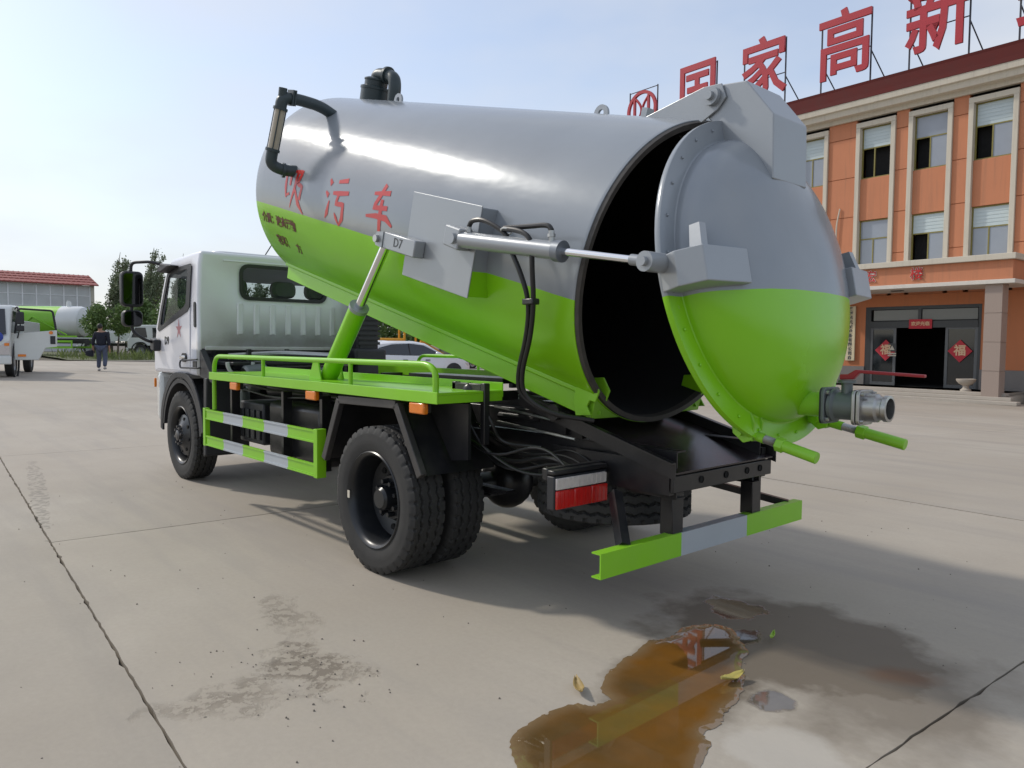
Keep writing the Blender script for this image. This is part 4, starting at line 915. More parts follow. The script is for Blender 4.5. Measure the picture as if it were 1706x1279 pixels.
for s in (1, -1):
    m_ = lambda *p: (p[0], p[1]*s, p[2])
    mb = MB(); mb.prism([m_(.665, y, w_) for y, w_ in ((.895, .181), (.776, .181), (.787, .09), (.79, 0), (.78, -.12), (.745, -.287), (.895, -.287))], (.62, 0, 0)); bxo = part(mb, 'cylinder_box', m_tank, bevel=.006, smooth=0, **T)
    y0, y1 = sorted((.896*s, .902*s)); mb = MB(); mb.box(.657, 1.293, y0, y1, -.293, .188); part(mb, 'box_cover', m_silver, bevel=.003, smooth=0, **T)
    y0, y1 = sorted((.903*s, .975*s)); mb = MB(); mb.box(1.10, 1.43, y0, y1, -.165, -.07); part(mb, 'lift_bracket', m_silver, bevel=.006, **T)
    for q in (.897, .972):
        mb = MB(); mb.prism([m_(1.43, q, -.165), m_(1.43, q, -.07), m_(1.50, q, -.08), m_(1.53, q, -.12), m_(1.50, q, -.16)], (0, .008*s, 0)); part(mb, 'bracket_ear', m_silver, smooth=0, **T)
    mb = MB(); mb.cyl(m_(1.485, .86, -.12), m_(1.485, 1.0, -.12), .022, n=14); part(mb, 'bracket_pin', m_steel, **T)
    mb = MB(); mb.prism([m_(.83, .903, .062), m_(.70, .903, .055), m_(.70, .903, -.055), m_(.83, .903, -.045)], (0, .085*s, 0)); part(mb, 'clevis', m_silver, bevel=.008, smooth=0, **T)
    mb = MB(); mb.cyl(m_(.745, .89, .0), m_(.745, 1.005, .0), .028, n=16); part(mb, 'clevis_pin', m_silver, **T)
    # hatch-closing hook
    mb = MB()
    for q in (.42, .50): mb.prism([m_(.13, q, -.58), m_(.03, q, -.545), m_(-.03, q, -.60), m_(-.02, q, -.66), m_(.02, q, -.665), m_(.03, q, -.70), m_(-.01, q, -.735), m_(.09, q, -.77), m_(.13, q, -.70)], (0, .012*s, 0))
    part(mb, 'hook_plate', m_green, smooth=0, bevel=.003, **T)
# handwriting on the bracket
text('handwriting', 'D7', .075, m_mark, tank, Matrix.Translation((1.27, .976, -.115)) @ Matrix.Rotation(math.pi, 4, 'Z') @ Matrix.Rotation(math.pi/2, 4, 'X'), .0008, 0)
# lifting lugs, relief chimney, sight-glass pipe
for u, w0, w1 in ((3.04, .78, .875), (.82, .78, .868)):
    mb = MB(); ring = [(u+.055*math.cos(a), .0, w1-.055+.055*math.sin(a)) for a in [math.pi*i/10 for i in range(11)]]; outer = [(u+.075, 0, w0)]+ring+[(u-.075, 0, w0)]
    cy = w1-.05; n = len(outer); hole = [(u+.022*math.cos(2*math.pi*(k/n)-.9), 0, cy+.022*math.sin(2*math.pi*(k/n)-.9)) for k in range(n)]
    ring_prism(mb, outer, hole, lambda *p: p, (0, .016, 0)); part(mb, 'lifting_lug', m_silver, smooth=0, **T)
mb = MB(); mb.box(.49, .53, -.06, .0, .78, .865); part(mb, 'stop_block', m_silver, smooth=0, **T)
mb = MB(); c = (3.43, 0, .76); mb.lathe([(.118, 0), (.118, .13), (.124, .132), (.124, .15), (.118, .153), (.095, .162), (.095, .198), (.10, .203), (.10, .215), (.07, .228), (0, .228)], c, (0, 0, 1), 32); part(mb, 'relief_valve', m_pipe, **T)
mb = MB(); mb.tube(rounded([(3.43, 0, .95), (3.43, 0, 1.02), (3.24, -.02, 1.01), (3.17, -.02, .97), (3.16, -.02, .77)], .09, 6), .052, 16); mb.cyl((3.30, -.013, 1.014), (3.275, -.016, 1.012), .068, n=20); part(mb, 'vent_elbow', m_pipe, **T)
mb = MB(); mb.tube(rounded([(3.12, .50, .60), (3.12, .62, .645), (3.12, .80, .655), (3.12, .925, .645), (3.12, .93, .56)], .07, 6), .042, 16); mb.cyl((3.12, .925, .62), (3.12, .925, .71), .03, n=14); mb.box(3.07, 3.17, .838, .85, .60, .71); mb.box(3.07, 3.17, .855, .867, .60, .71); part(mb, 'upper_pipe', m_pipe, **T)
mb = MB(); mb.cyl((3.12, .93, .555), (3.12, .958, .265), .038, n=18); part(mb, 'sight_tube', m_sight, **T)
mb = MB(); mb.cyl((3.12, .929, .572), (3.12, .931, .553), .052, n=18); mb.cyl((3.12, .957, .275), (3.12, .959, .256), .052, n=18)
for k in range(3):
    a = 2*math.pi*k/3+.6; mb.cyl((3.12+.047*math.cos(a), .93+.047*math.sin(a), .56), (3.12+.047*math.cos(a), .958+.047*math.sin(a), .262), .005, n=6)
part(mb, 'sight_tube_clamp', m_pipe, **T)
mb = MB(); mb.tube(rounded([(3.12, .958, .26), (3.12, .965, .16), (3.10, .86, .135), (3.07, .76, .15)], .08, 6), .042, 16); mb.cyl((3.105, .875, .137), (3.10, .855, .137), .054, n=18); part(mb, 'lower_pipe', m_pipe, **T)
# painted lettering: brush strokes wrapped on the shell
def brush(name, strokes, u0, w0, size, mat):
    mb = MB(); rr = TRr+.0022
    for st in strokes:
        pts = [V((x, y)) for x, y, _ in st]; ws = [q for _, _, q in st]; fine_p = []; fw_ = []
        for i in range(len(pts)-1):
            for k in range(5): t = k/5; fine_p.append(pts[i].lerp(pts[i+1], t)); fw_.append(ws[i]*(1-t)+ws[i+1]*t)
        fine_p.append(pts[-1]); fw_.append(ws[-1]); rows = []
        for i, p in enumerate(fine_p):
            d = fine_p[min(i+1, len(fine_p)-1)]-fine_p[max(i-1, 0)]; nn = V((-d.y, d.x)).normalized() if d.length > 0 else V((0, 1))
            rows.append((p+nn*fw_[i]*.5, p-nn*fw_[i]*.5))
        def mp_(q): a = (w0+q.y*size)/TRr; return (u0-q.x*size, rr*math.cos(a), rr*math.sin(a))
        vs = [mp_(q) for r_ in rows for q in r_]; mb.add(vs, [(2*i, 2*i+1, 2*i+3, 2*i+2) for i in range(len(rows)-1)])
    return part(mb, name, mat, smooth=60, **T)
xi = [[(-.42, .28, .07), (-.40, .0, .10), (-.36, -.22, .05)], [(-.42, .26, .05), (-.2, .30, .1), (-.2, .05, .08)], [(-.38, -.18, .05), (-.2, -.12, .06)],
      [(-.05, .36, .06), (.28, .38, .10), (.14, .12, .1), (.36, .08, .08), (.28, -.2, .1)], [(.08, .34, .1), (.02, .0, .1), (-.18, -.42, .02)], [(.05, .0, .06), (.22, -.28, .13), (.46, -.48, .02)]]
wu = [[(-.38, .38, .05), (-.28, .28, .12)], [(-.46, .12, .05), (-.34, .04, .12)], [(-.44, -.42, .02), (-.36, -.3, .12), (-.28, -.05, .04)], [(-.02, .36, .07), (.34, .42, .10)], [(-.16, .12, .07), (.12, .14, .1), (.46, .18, .08)],
      [(.08, .12, .08), (.0, -.08, .09), (.30, -.06, .1), (.28, -.34, .12), (.14, -.5, .03)], [(.14, -.48, .03), (.02, -.34, .09), (-.04, -.26, .02)]]
che = [[(-.28, .30, .06), (.26, .36, .10)], [(.06, .5, .10), (-.05, .28, .1), (-.22, .04, .09), (.26, .08, .09)], [(-.46, -.14, .05), (-.1, -.10, .10), (.25, -.10, .12), (.48, -.22, .05)], [(.04, .22, .10), (.04, -.1, .12), (.05, -.4, .10), (.02, -.62, .02)]]
brush('painted_character', xi, 3.02, .02, .35, m_redpaint); brush('painted_character', wu, 2.36, .02, .34, m_redpaint); brush('painted_character', che, 1.79, .02, .34, m_redpaint)
def wrap(u0, w0):
    def f(c): a = (w0+c.y)/TRr; r_ = TRr+.002+c.z; return V((u0-c.x, r_*math.cos(a), r_*math.sin(a)))
    return f
text('small_print', '介质：液态污物', .088, m_ink, tank, None, .0006, .003, wrap(3.32, -.27)); text('small_print', '容积', .10, m_ink, tank, None, .0006, .002, wrap(3.36, -.44)); text('small_print', '方', .09, m_ink, tank, None, .0006, .002, wrap(3.08, -.46))
# hinge ears on the tank
HP = (-1.675, 2.565)
for y in (.160, -.172):
    mb = MB(); mb.prism([(-1.22, y, 2.55), (-1.62, y, 2.625), (-1.72, y, 2.62), (-1.745, y, 2.55), (-1.70, y, 2.50), (-1.58, y, 2.44), (-1.3, y, 2.45)], (0, .012, 0)); part(mb, 'hinge_ear', m_silver, smooth=0, bevel=.003)
mb = MB(); mb.cyl((HP[0], -.22, HP[1]), (HP[0], .22, HP[1]), .022, n=16); mb.cyl((HP[0], .174, HP[1]), (HP[0], .20, HP[1]), .044, n=20); part(mb, 'hinge_pin', m_silver)

# ---- rear hatch (own frame: x forward, z up in its plane)
td = -.193; DM = axes((-1.852, 0, 1.674), (math.cos(td), 0, math.sin(td)), (0, 1, 0), (-math.sin(td), 0, math.cos(td))); DI = DM.inverted()
mb = MB(); RD, DD = .696, .25
prof = [(.755, .0), (RD+.012, -.013)]+[(RD*math.cos(t)**.82, -.018-DD*math.sin(t)) for t in [rad(90*i/26) for i in range(0, 26)]]+[(0, -.018-DD)]
mb.lathe(prof, (0, 0, 0), (1, 0, 0), 112); hatch = part(mb, 'rear_hatch', m_hatch, mtx=DM, smooth=50)
D = dict(parent=hatch)
mb = MB(); mb.lathe([(.74, .014), (.798, .014), (.80, .010), (.80, -.012), (.798, -.015), (.695, -.015), (.695, .005)], (0, 0, 0), (1, 0, 0), 112, True); part(mb, 'hatch_flange', m_hatch, **D)
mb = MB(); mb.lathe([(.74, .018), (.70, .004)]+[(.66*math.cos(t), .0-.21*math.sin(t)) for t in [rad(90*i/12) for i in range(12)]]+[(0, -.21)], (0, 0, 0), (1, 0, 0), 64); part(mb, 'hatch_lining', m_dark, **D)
for k in range(28):
    a = 2*math.pi*k/28+.1; mb = MB(); mb.ball((-.018, .755*math.cos(a), .755*math.sin(a)), .008, 6); part(mb, 'flange_rivet', m_hatch, **D)
loc = lambda x, y, z: DI @ V((x, y, z))
hb = [(-1.60, 2.60), (-1.66, 2.625), (-1.845, 2.605), (-1.99, 2.42), (-1.996, 2.125), (-1.80, 2.15), (-1.70, 2.40), (-1.655, 2.455), (-1.62, 2.50)]
mb = MB(); n = len(hb); mb.prism([loc(x, -.157, z) for x, z in hb], loc(0, .314, 0)-loc(0, 0, 0)); part(mb, 'hinge_box', m_silver, smooth=0, bevel=.006, **D)
for s in (1, -1):
    m_ = lambda *p: (-p[0], p[1]*s, p[2])
    mb = MB(); mb.prism([m_(a, y, -.10) for a, y in [(.0, .70), (-.0, .80), (.10, .83 if s > 0 else .79), (.215, .79 if s > 0 else .74), (.24, .5), (.1, .5)]], (0, 0, .15)); part(mb, 'cylinder_bracket', m_silver, smooth=0, bevel=.005, **D)
    mb = MB(); mb.prism([m_(.12, .70, .05), m_(.18, .70, .05), m_(.165, .67, .165), m_(.115, .67, .165)], (0, .045*s, 0)); part(mb, 'bracket_fin', m_silver, smooth=0, **D)
    mb = MB(); mb.cyl(m_(.02, .80, .02), m_(.02, .925, .02), .042, n=20); mb.cyl(m_(.02, .92, .02), m_(.02, .945, .02), .02, n=14); part(mb, 'rod_pin', m_silver, **D)
# hatch cylinders
for s in (1, -1):
    a0 = TM @ V((.73, .955*s, .0)); a1 = DM @ V((-.02, .885*s, .02)); d = a1-a0
    mb = MB(); mb.cyl(a0+d*.02, a0+d*.58, .042, n=24); hc = part(mb, 'hatch_cylinder', m_silver)
    mb = MB(); mb.cyl(a0+d*.565, a0+d*.60, .05, n=24); part(mb, 'gland', PM('gland_grey', (.2, .22, .25), .4, .4), parent=hc)
    mb = MB(); mb.cyl(a0+d*.59, a0+d*.95, .018, n=16); part(mb, 'piston_rod', m_chrome, parent=hc)
    mb = MB(); mb.cyl(a0+d*.92, a1, .024, n=16); part(mb, 'rod_end', m_silver, parent=hc)
    up_ = V((0, 0, 1))
    for f_, h_ in ((.06, .07), (.54, .09)):
        p = a0+d*f_; mb = MB(); mb.cyl(p+up_*.03, p+up_*h_, .013, n=8); mb.cyl(p+up_*(h_-.03), p+up_*(h_-.015), .019, n=6); part(mb, 'fitting', m_steel, parent=hc)
a0 = TM @ V((.73, .955, .0)); a1 = DM @ V((-.02, .885, .02)); d = a1-a0; p1 = a0+d*.06+V((0, 0, .07)); p2 = a0+d*.54+V((0, 0, .09))
tie = (-1.03, .93, 1.895)
low = [(-1.12, .93, 1.72), (-1.165, .90, 1.56), (-1.07, .83, 1.39), (-.93, .76, 1.21), (-.90, .72, 1.09), (-1.05, .66, 1.0), (-1.2, .5, .97)]
mb = MB(); mb.tube(rounded([p1, p1+V((-.02, .0, .03)), p1+V((-.12, 0, .025)), tie, (-1.04, .93, 1.84)]+low, .12, 6), .0125, 10); part(mb, 'hydraulic_hose', m_hose)
mb = MB(); off = V((-.035, .005, .0)); mb.tube(rounded([p2, p2+V((.02, 0, .03)), p2+V((.16, .0, .035)), V(tie)+V((.06, .01, .03)), V(tie)+V((-.12, .012, .0)), (-1.22, .94, 1.84), (-1.215, .935, 1.72)]+[V(q)+off for q in low[1:]], .1, 6), .0125, 10); part(mb, 'hydraulic_hose', m_hose)
mb = MB(); mb.box(-1.205, -1.13, .87, .92, 1.545, 1.575); part(mb, 'hose_clip', m_black, bevel=.006)
m_tie = PM('white_tie', (.6, .62, .6), .5)
mb = MB(); mb.tube([(-1.03+.03*math.cos(t), .935+.022*math.sin(t), 1.905+.012*math.sin(t)) for t in [2*math.pi*i/14 for i in range(15)]], .004, 6); part(mb, 'cable_tie', m_tie)
# bottom clamps
def clamp(y, p, q):
    p = V((-p[0], y, p[1])); q = V((-q[0], y, q[1])); d = (q-p).normalized(); Ln = (q-p).length
    for o_ in (-.042, .030):
        mb = MB(); mb.prism([p+V((.03, o_, .10)), p+V((-.06, o_, .15)), p+V((-.085, o_, .03)), p+V((-.055, o_, -.045)), p+V((-.01, o_, -.05)), p+V((.035, o_, .0))], (0, .012, 0)); part(mb, 'clamp_lug', m_green, smooth=0, bevel=.003, **D)
    mb = MB(); mb.cyl(p+V((-.01, -.07, 0)), p+V((-.01, .07, 0)), .018, n=14); mb.cyl(p+V((-.01, -.025, 0)), p+V((-.01, .025, 0)), .032, n=18); mb.cyl(p, p+d*Ln*.30, .022, n=14); part(mb, 'clamp_eye', m_green, **D)
    mb = MB(); a_ = Ln*.28; prof = []
    for k in range(24): prof.append((.0165+.0035*(k % 2), a_+k*Ln*.20/24))
    mb.lathe(prof, p, d, 14); part(mb, 'clamp_thread', m_steel, **D)
    mb = MB(); mb.cyl(p+d*Ln*.47, p+d*Ln*.57, .034, n=6); mb.cyl(p+d*Ln*.56, q, .026, n=20); part(mb, 'clamp_handle', m_green, bevel=.003, **D)
clamp(.25, (-.055, -.715), (.275, -.865)); clamp(-.25, (.06, -.70), (.45, -.863))
# outlet, valve, nozzle (level, pointing back)
zo = 1.092
mb = MB(); mb.cyl(loc(-1.95, 0, zo), loc(-2.212, 0, zo), .056, n=28); part(mb, 'outlet_pipe', m_green, **D)
def flange(x0, x1, h, mat, nm):
    mb = MB(); mb.prism([loc(x0, a, zo+b_) for a, b_ in rrect(h, h, .025)], loc(x1, 0, zo)-loc(x0, 0, zo)); return part(mb, nm, mat, smooth=30, bevel=.003, **D)
flange(-2.206, -2.213, .165, m_hose, 'flange_gasket'); flange(-2.213, -2.229, .163, m_cast, 'valve_flange'); flange(-2.348, -2.364, .155, m_steel, 'valve_flange'); flange(-2.368, -2.384, .155, m_steel, 'valve_flange')
mb = MB(); mb.lathe([(.056, 0), (.075, .005), (.075, .02), (.062, .03), (.062, .115), (.07, .12)], loc(-2.229, 0, zo), loc(-3, 0, zo)-loc(-2, 0, zo), 32); part(mb, 'valve_body', m_cast, **D)
mb = MB(); ax_ = (loc(-3, 0, zo)-loc(-2, 0, zo)).normalized(); mb.lathe([(.062, 0), (.062, .05), (.052, .06), (.052, .075), (.058, .08), (.058, .098), (.046, .1), (.044, .02), (0, .02)], loc(-2.384, 0, zo), ax_, 32); part(mb, 'hose_nozzle', m_steel, **D)
mb = MB(); mb.lathe([(.0, 0), (.043, 0)], loc(-2.43, 0, zo), ax_, 24); part(mb, 'nozzle_bore', m_hole, **D)
for x0 in (-2.225, -2.38):
    for a in (-1, 1):
        for b_ in (-1, 1):
            mb = MB(); mb.cyl(loc(x0, a*.06, zo+b_*.06), loc(x0-.018, a*.06, zo+b_*.06), .009, n=8); part(mb, 'flange_bolt', m_steel, **D)
mb = MB(); mb.cyl(loc(-2.295, 0, zo+.05), loc(-2.295, 0, zo+.115), .024, n=16); mb.cyl(loc(-2.295, 0, zo+.105), loc(-2.295, 0, zo+.117), .038, n=16); part(mb, 'valve_stem', m_cast, **D)
mb = MB(); mb.prism([loc(x, -.014, z) for x, z in [(-2.265, zo+.118), (-2.265, zo+.142), (-2.30, zo+.144), (-2.335, zo+.165), (-2.62, zo+.153), (-2.62, zo+.140), (-2.35, zo+.150), (-2.325, zo+.122)]], loc(0, .028, 0)-loc(0, 0, 0)); part(mb, 'valve_lever', m_valvered, smooth=0, bevel=.004, **D)
# ------------------------------------------------------------------ things at the edges of the yard
m_leafcols = {}
def leafmat(name, a, b_):
    m, n, l, b = nodes(name); oi = n.new('ShaderNodeNewGeometry')
    nf = noisen(n, l, oi.outputs['Position'], 1.3, 3); rnd = oi.outputs['Random Per Island']
    c = mixc(n, l, mathn(n, l, 'MULTIPLY_ADD', rnd, .6, mathn(n, l, 'MULTIPLY', nf, .4)), a, b_); l.new(c, b.inputs['Base Color']); b.inputs['Roughness'].default_value = .55
    b.inputs['Subsurface Weight'].default_value = 0
    tl = n.new('ShaderNodeBsdfTranslucent'); l.new(c, tl.inputs[0]); ms = n.new('ShaderNodeMixShader'); ms.inputs[0].default_value = .3
    l.new(b.outputs[0], ms.inputs[1]); l.new(tl.outputs[0], ms.inputs[2]); l.new(ms.outputs[0], n['Material Output'].inputs['Surface']); return m
m_poplar = leafmat('poplar_leaf', (.09, .125, .06), (.25, .29, .17)); m_round = leafmat('tree_leaf', (.06, .12, .03), (.19, .28, .08)); m_hedge = leafmat('shrub_leaf', (.05, .10, .03), (.14, .2, .08))
m_grassm = leafmat('grass_blade', (.08, .12, .03), (.20, .24, .08))
m_bark = PM('bark', (.11, .09, .07), .9, var=.3, scale=8, bump=.6, bscale=20)
def leaves(mb, rnd, c, n, sp, size):
    for _ in range(n):
        p = V(c)+V((rnd.gauss(0, sp[0]), rnd.gauss(0, sp[1]), rnd.gauss(0, sp[2])))
        a = V((rnd.gauss(0, 1), rnd.gauss(0, 1), rnd.gauss(0, 1))).normalized()*size*rnd.uniform(.6, 1.3); b_ = a.orthogonal().normalized()*a.length*.6
        o = len(mb.v); mb.v += [tuple(p-a), tuple(p+b_), tuple(p+a), tuple(p-b_)]; mb.f.append((o, o+1, o+2, o+3))
def leaf_obj(mb, name, mat, parent):
    me = bpy.data.meshes.new(name); me.from_pydata(mb.v, [], mb.f); me.materials.append(mat); o = bpy.data.objects.new(name, me); COL.objects.link(o); o.parent = parent; return o
def tree(pos, h, kind, seed, label, lean=.10):
    rnd = random.Random(seed); r = empty(kind+'_tree', pos, rnd.uniform(0, 6), label, 'tree', 'trees along the far side of the yard'); r.rotation_euler.z = 0
    mb = MB(); tr = [V((0, -lean*h*(k/8)**1.6, h*.97*k/8)) for k in range(9)]; r0 = .022*h
    mb.tube(tr, [r0*(1-.92*k/8) for k in range(9)], 8); lf = MB(); lsz = .15
    def on(t): k = min(7, int(t*8)); return tr[k].lerp(tr[k+1], t*8-k)
    if kind == 'poplar':
        for k in range(11):
            t = .08+.62*k/11; p = on(t); a = rnd.uniform(0, 2*math.pi); top = h*rnd.uniform(.62, 1.0)*(.8+.2*t); ln = max(.8, top-p.z)
            q = p+V((math.cos(a)*ln*.20+rnd.gauss(0, .25), math.sin(a)*ln*.20-ln*.30, ln)); m1 = p.lerp(q, .45)+V((math.cos(a), math.sin(a)+.35, 0))*ln*.10
            path = [p*(1-u)**2+m1*2*u*(1-u)+q*u*u for u in [i_/10 for i_ in range(11)]]
            mb.tube(path, [r0*.4*(1-.9*i_/10) for i_ in range(11)], 5)
            for i_ in range(1, 11):
                c = path[i_]; wd_ = .30*(1-.72*i_/10)+.05
                for s_ in range(3):
                    b_ = rnd.uniform(0, 6.28); leaves(lf, rnd, c+V((math.cos(b_)*wd_, math.sin(b_)*wd_, rnd.uniform(0, .3))), 13, (.10, .10, .16), lsz*.62)
                leaves(lf, rnd, c, 12, (wd_*.4, wd_*.4, .2), lsz*.62)
    else:
        yg = kind == 'young'; t0 = .5 if yg else .12; lsz = .075 if yg else .11; sc = .42 if yg else .85
        for k in range(18):
            t = t0+(.93-t0)*k/18; p = on(t); a = k*2.4+rnd.uniform(-.4, .4); ln = (h*.34*(1.15-t)*rnd.uniform(.8, 1.25)+.2)*(.62 if yg else .9)
            q = p+V((math.cos(a)*ln, math.sin(a)*ln, ln*.45)); mb.tube([p, p.lerp(q, .5)+V((0, 0, .06*ln)), q], [r0*.35, r0*.2, .012], 5)
            for s in range(5): leaves(lf, rnd, p.lerp(q, .35+.7*s/5)+V((rnd.gauss(0, .1), rnd.gauss(0, .1), rnd.gauss(0, .1))), 42, (.3*sc, .3*sc, .24*sc), lsz)
        leaves(lf, rnd, tr[-1], 80, (.35*sc, .35*sc, .25*sc), lsz)
    mb.build('trunk', m_bark, r); leaf_obj(lf, 'crown', m_poplar if kind == 'poplar' else m_round, r); return r
def at(x, y): return (x, y, G(x, y)-.03)
T5 = [((67.5, -14.0), 8.9, 'poplar', 'wind-bent poplar just right of the red-roofed building'), ((65.8, -16.2), 9.4, 'poplar', 'tallest wind-bent poplar left of the cab mirror'), ((64.6, -18.3), 9.0, 'poplar', 'wind-bent poplar seen right beside the cab door'),
      ((66.5, -20.5), 8.2, 'poplar', 'poplar showing through the cab side window'), ((63, -23), 7.6, 'poplar', 'poplar showing through the cab rear window'), ((68.5, -15.5), 6.6, 'poplar', 'shorter poplar in the gap left of the tallest one'), ((66, -26), 8.0, 'poplar', 'poplar hidden mostly behind the cab roof'), ((69.5, -17.3), 8.4, 'poplar', 'poplar whose top shows between the two tallest ones'), ((70, -20), 8.8, 'poplar', 'poplar rising just behind the upper mirror arm'), ((62.5, -14.6), 4.6, 'shrub', 'broad leafy shrub at the foot of the leftmost poplar'), ((61.0, -18.0), 5.0, 'shrub', 'broad leafy shrub behind the cab mirror'),
      ((44.0, -7.35), 3.1, 'young', 'young light green round-crowned tree behind the walking person'), ((44.45, -8.75), 3.2, 'young', 'young round-crowned tree with bare trunk beside the parked white truck'),
      ((41.5, -23.6), 4.4, 'shrub', 'leafy tree above the roof of the white hatchback'), ((42.0, -26.0), 4.2, 'shrub', 'leafy tree behind the yellow machine'), ((39.5, -26.8), 4.0, 'shrub', 'leafy tree right of the yellow machine under the tank'), ((46, -23), 5.0, 'shrub', 'leafy tree left of the hatchback behind the snorkel'), ((58, -19.5), 4.6, 'shrub', 'low dense tree filling the gap below the poplars'), ((60.5, -16.2), 4.4, 'shrub', 'low dense tree behind the parked crew-cab truck')]
for k, (p, h, kd, lab) in enumerate(T5): tree(at(*p), h, kd, 40+k, lab)
# kerb, planted strip with tall grass
mb = MB(); mb.box(-.09, .09, -26, 0, -.12, .12)
kb = mb.build('kerb', m_step, smooth=0, bevel=.02); kb.location = (39.4, -5.2, G(39.4, -12)+.0); tag(kb, kind='structure')
for k in range(26):
    pass
mb = MB(); rnd = random.Random(8)
for _ in range(5200):
    x, y = rnd.uniform(39.9, 47), -5.4-rnd.random()*22; h = rnd.uniform(.12, .5)*(1.5 if noise.noise((x*.8, y*.8, 0)) > .1 else .6); a = rnd.uniform(0, 6.28); z = G(x, y)-.05
    d = V((math.cos(a), math.sin(a), 0)); t = d*rnd.uniform(.05, .25)*h*2; wd = V((-d.y, d.x, 0))*.018; b0 = V((x, y, z)); o = len(mb.v)
    mb.v += [tuple(b0-wd), tuple(b0+wd), tuple(b0+t*.4+V((0, 0, h*.65))+wd*.7), tuple(b0+t+V((0, 0, h)))]; mb.f.append((o, o+1, o+2, o+3))
go = leaf_obj(mb, 'tall_grass', m_grassm, None); tag(go, 'tall green grass growing behind the kerb', 'grass', kind='stuff')
mb = MB(); vs = []; 
for i in range(9):
    for j in range(12): x, y = 39.5+i*2.2, -5.2-j*3; vs.append((x, y, G(x, y)+.03+(.03 if 0 < i else 0)))
mb.add(vs, [(i*12+j, i*12+j+1, (i+1)*12+j+1, (i+1)*12+j) for i in range(8) for j in range(11)]); tag(mb.build('planting_bed', PM('bed_soil', (.09, .10, .045), .95, var=.35, scale=2)), kind='structure')

# red-roofed workshop
wb = empty('workshop_building', (66, -12.2, .45), 0, 'long white glazed building with red ridged roof at the left edge', 'building')
m_whitewall = PM('white_wall', (.66, .66, .68), .8, var=.06); m_redroof = PM('red_roof_sheet', (.27, .062, .05), .6, var=.18, scale=3); m_wglass = PM('gallery_glass', (.5, .52, .52), .25, var=.3, scale=.6, spec=.7); m_wfr = PM('white_frame', (.78, .79, .8), .5)
H = -.45
def WBx(nm, mat, *b_, parent=None): mb = MB(); mb.box(*b_); return mb.build(nm, mat, parent or wb, smooth=0)
Y1 = 26.0
WBx('wall', m_whitewall, .3, 8, 0, Y1, 0, 2.95); WBx('parapet', m_whitewall, -.05, .3, 0, Y1, 2.9, 3.65); WBx('rear_wall', m_whitewall, 2.4, 8, 0, Y1, 2.951, 5.5)
WBx('corner_post', PM('cream_post', (.5, .47, .38), .7), -.12, .3, -.25, -.002, 0, 5.5)
k = 0; y = 0.0
while y < Y1-.1:
    y2 = y+.95; WBx('mullion', m_wfr, -.04, .06, y, y+.10, 3.651, 5.38)
    for z0, z1 in ((3.67, 4.55), (4.60, 5.36)):
        WBx('pane', m_wglass, .015, .025, y+.06, y2, z0, z1)
    if k % 4 in (1, 2) : WBx('dark_doorway', m_glassdark, 2.36, 2.399, y+.2, y+.9, 3.2, 5.0)
    y = y2; k += 1
WBx('transom', m_wfr, -.025, .07, 0, Y1, 4.552, 4.598); WBx('sill', m_wfr, -.08, .08, -.001, Y1, 3.64, 3.668); WBx('head', m_wfr, -.03, .08, 0, Y1, 5.362, 5.44)
mb = MB(); P = [(-.5, 5.42), (2.9, 6.42), (6.6, 5.42)]
for a, b_ in ((0, 1), (1, 2)):
    mb.prism([(P[a][0], -.5, P[a][1]), (P[b_][0], -.5, P[b_][1]), (P[b_][0], -.5, P[b_][1]+.09), (P[a][0], -.5, P[a][1]+.09)], (0, Y1+1, 0))
rf = mb.build('roof', m_redroof, wb, smooth=0)
for i in range(int((Y1+1)/.36)):
    yy = -.45+i*.36; mb = MB(); mb.beam((-.48, yy, 5.515), (2.86, yy, 6.515), .09, .035); mb.build('roof_ridge', m_redroof, rf, smooth=0)
for i in range(1, 4):
    t = i/4; mb = MB(); mb.beam((-.5+3.4*t, -.5, 5.535+t), (-.5+3.4*t, Y1+.5, 5.535+t), .09, .03); mb.build('roof_lap', m_redroof, rf, smooth=0)

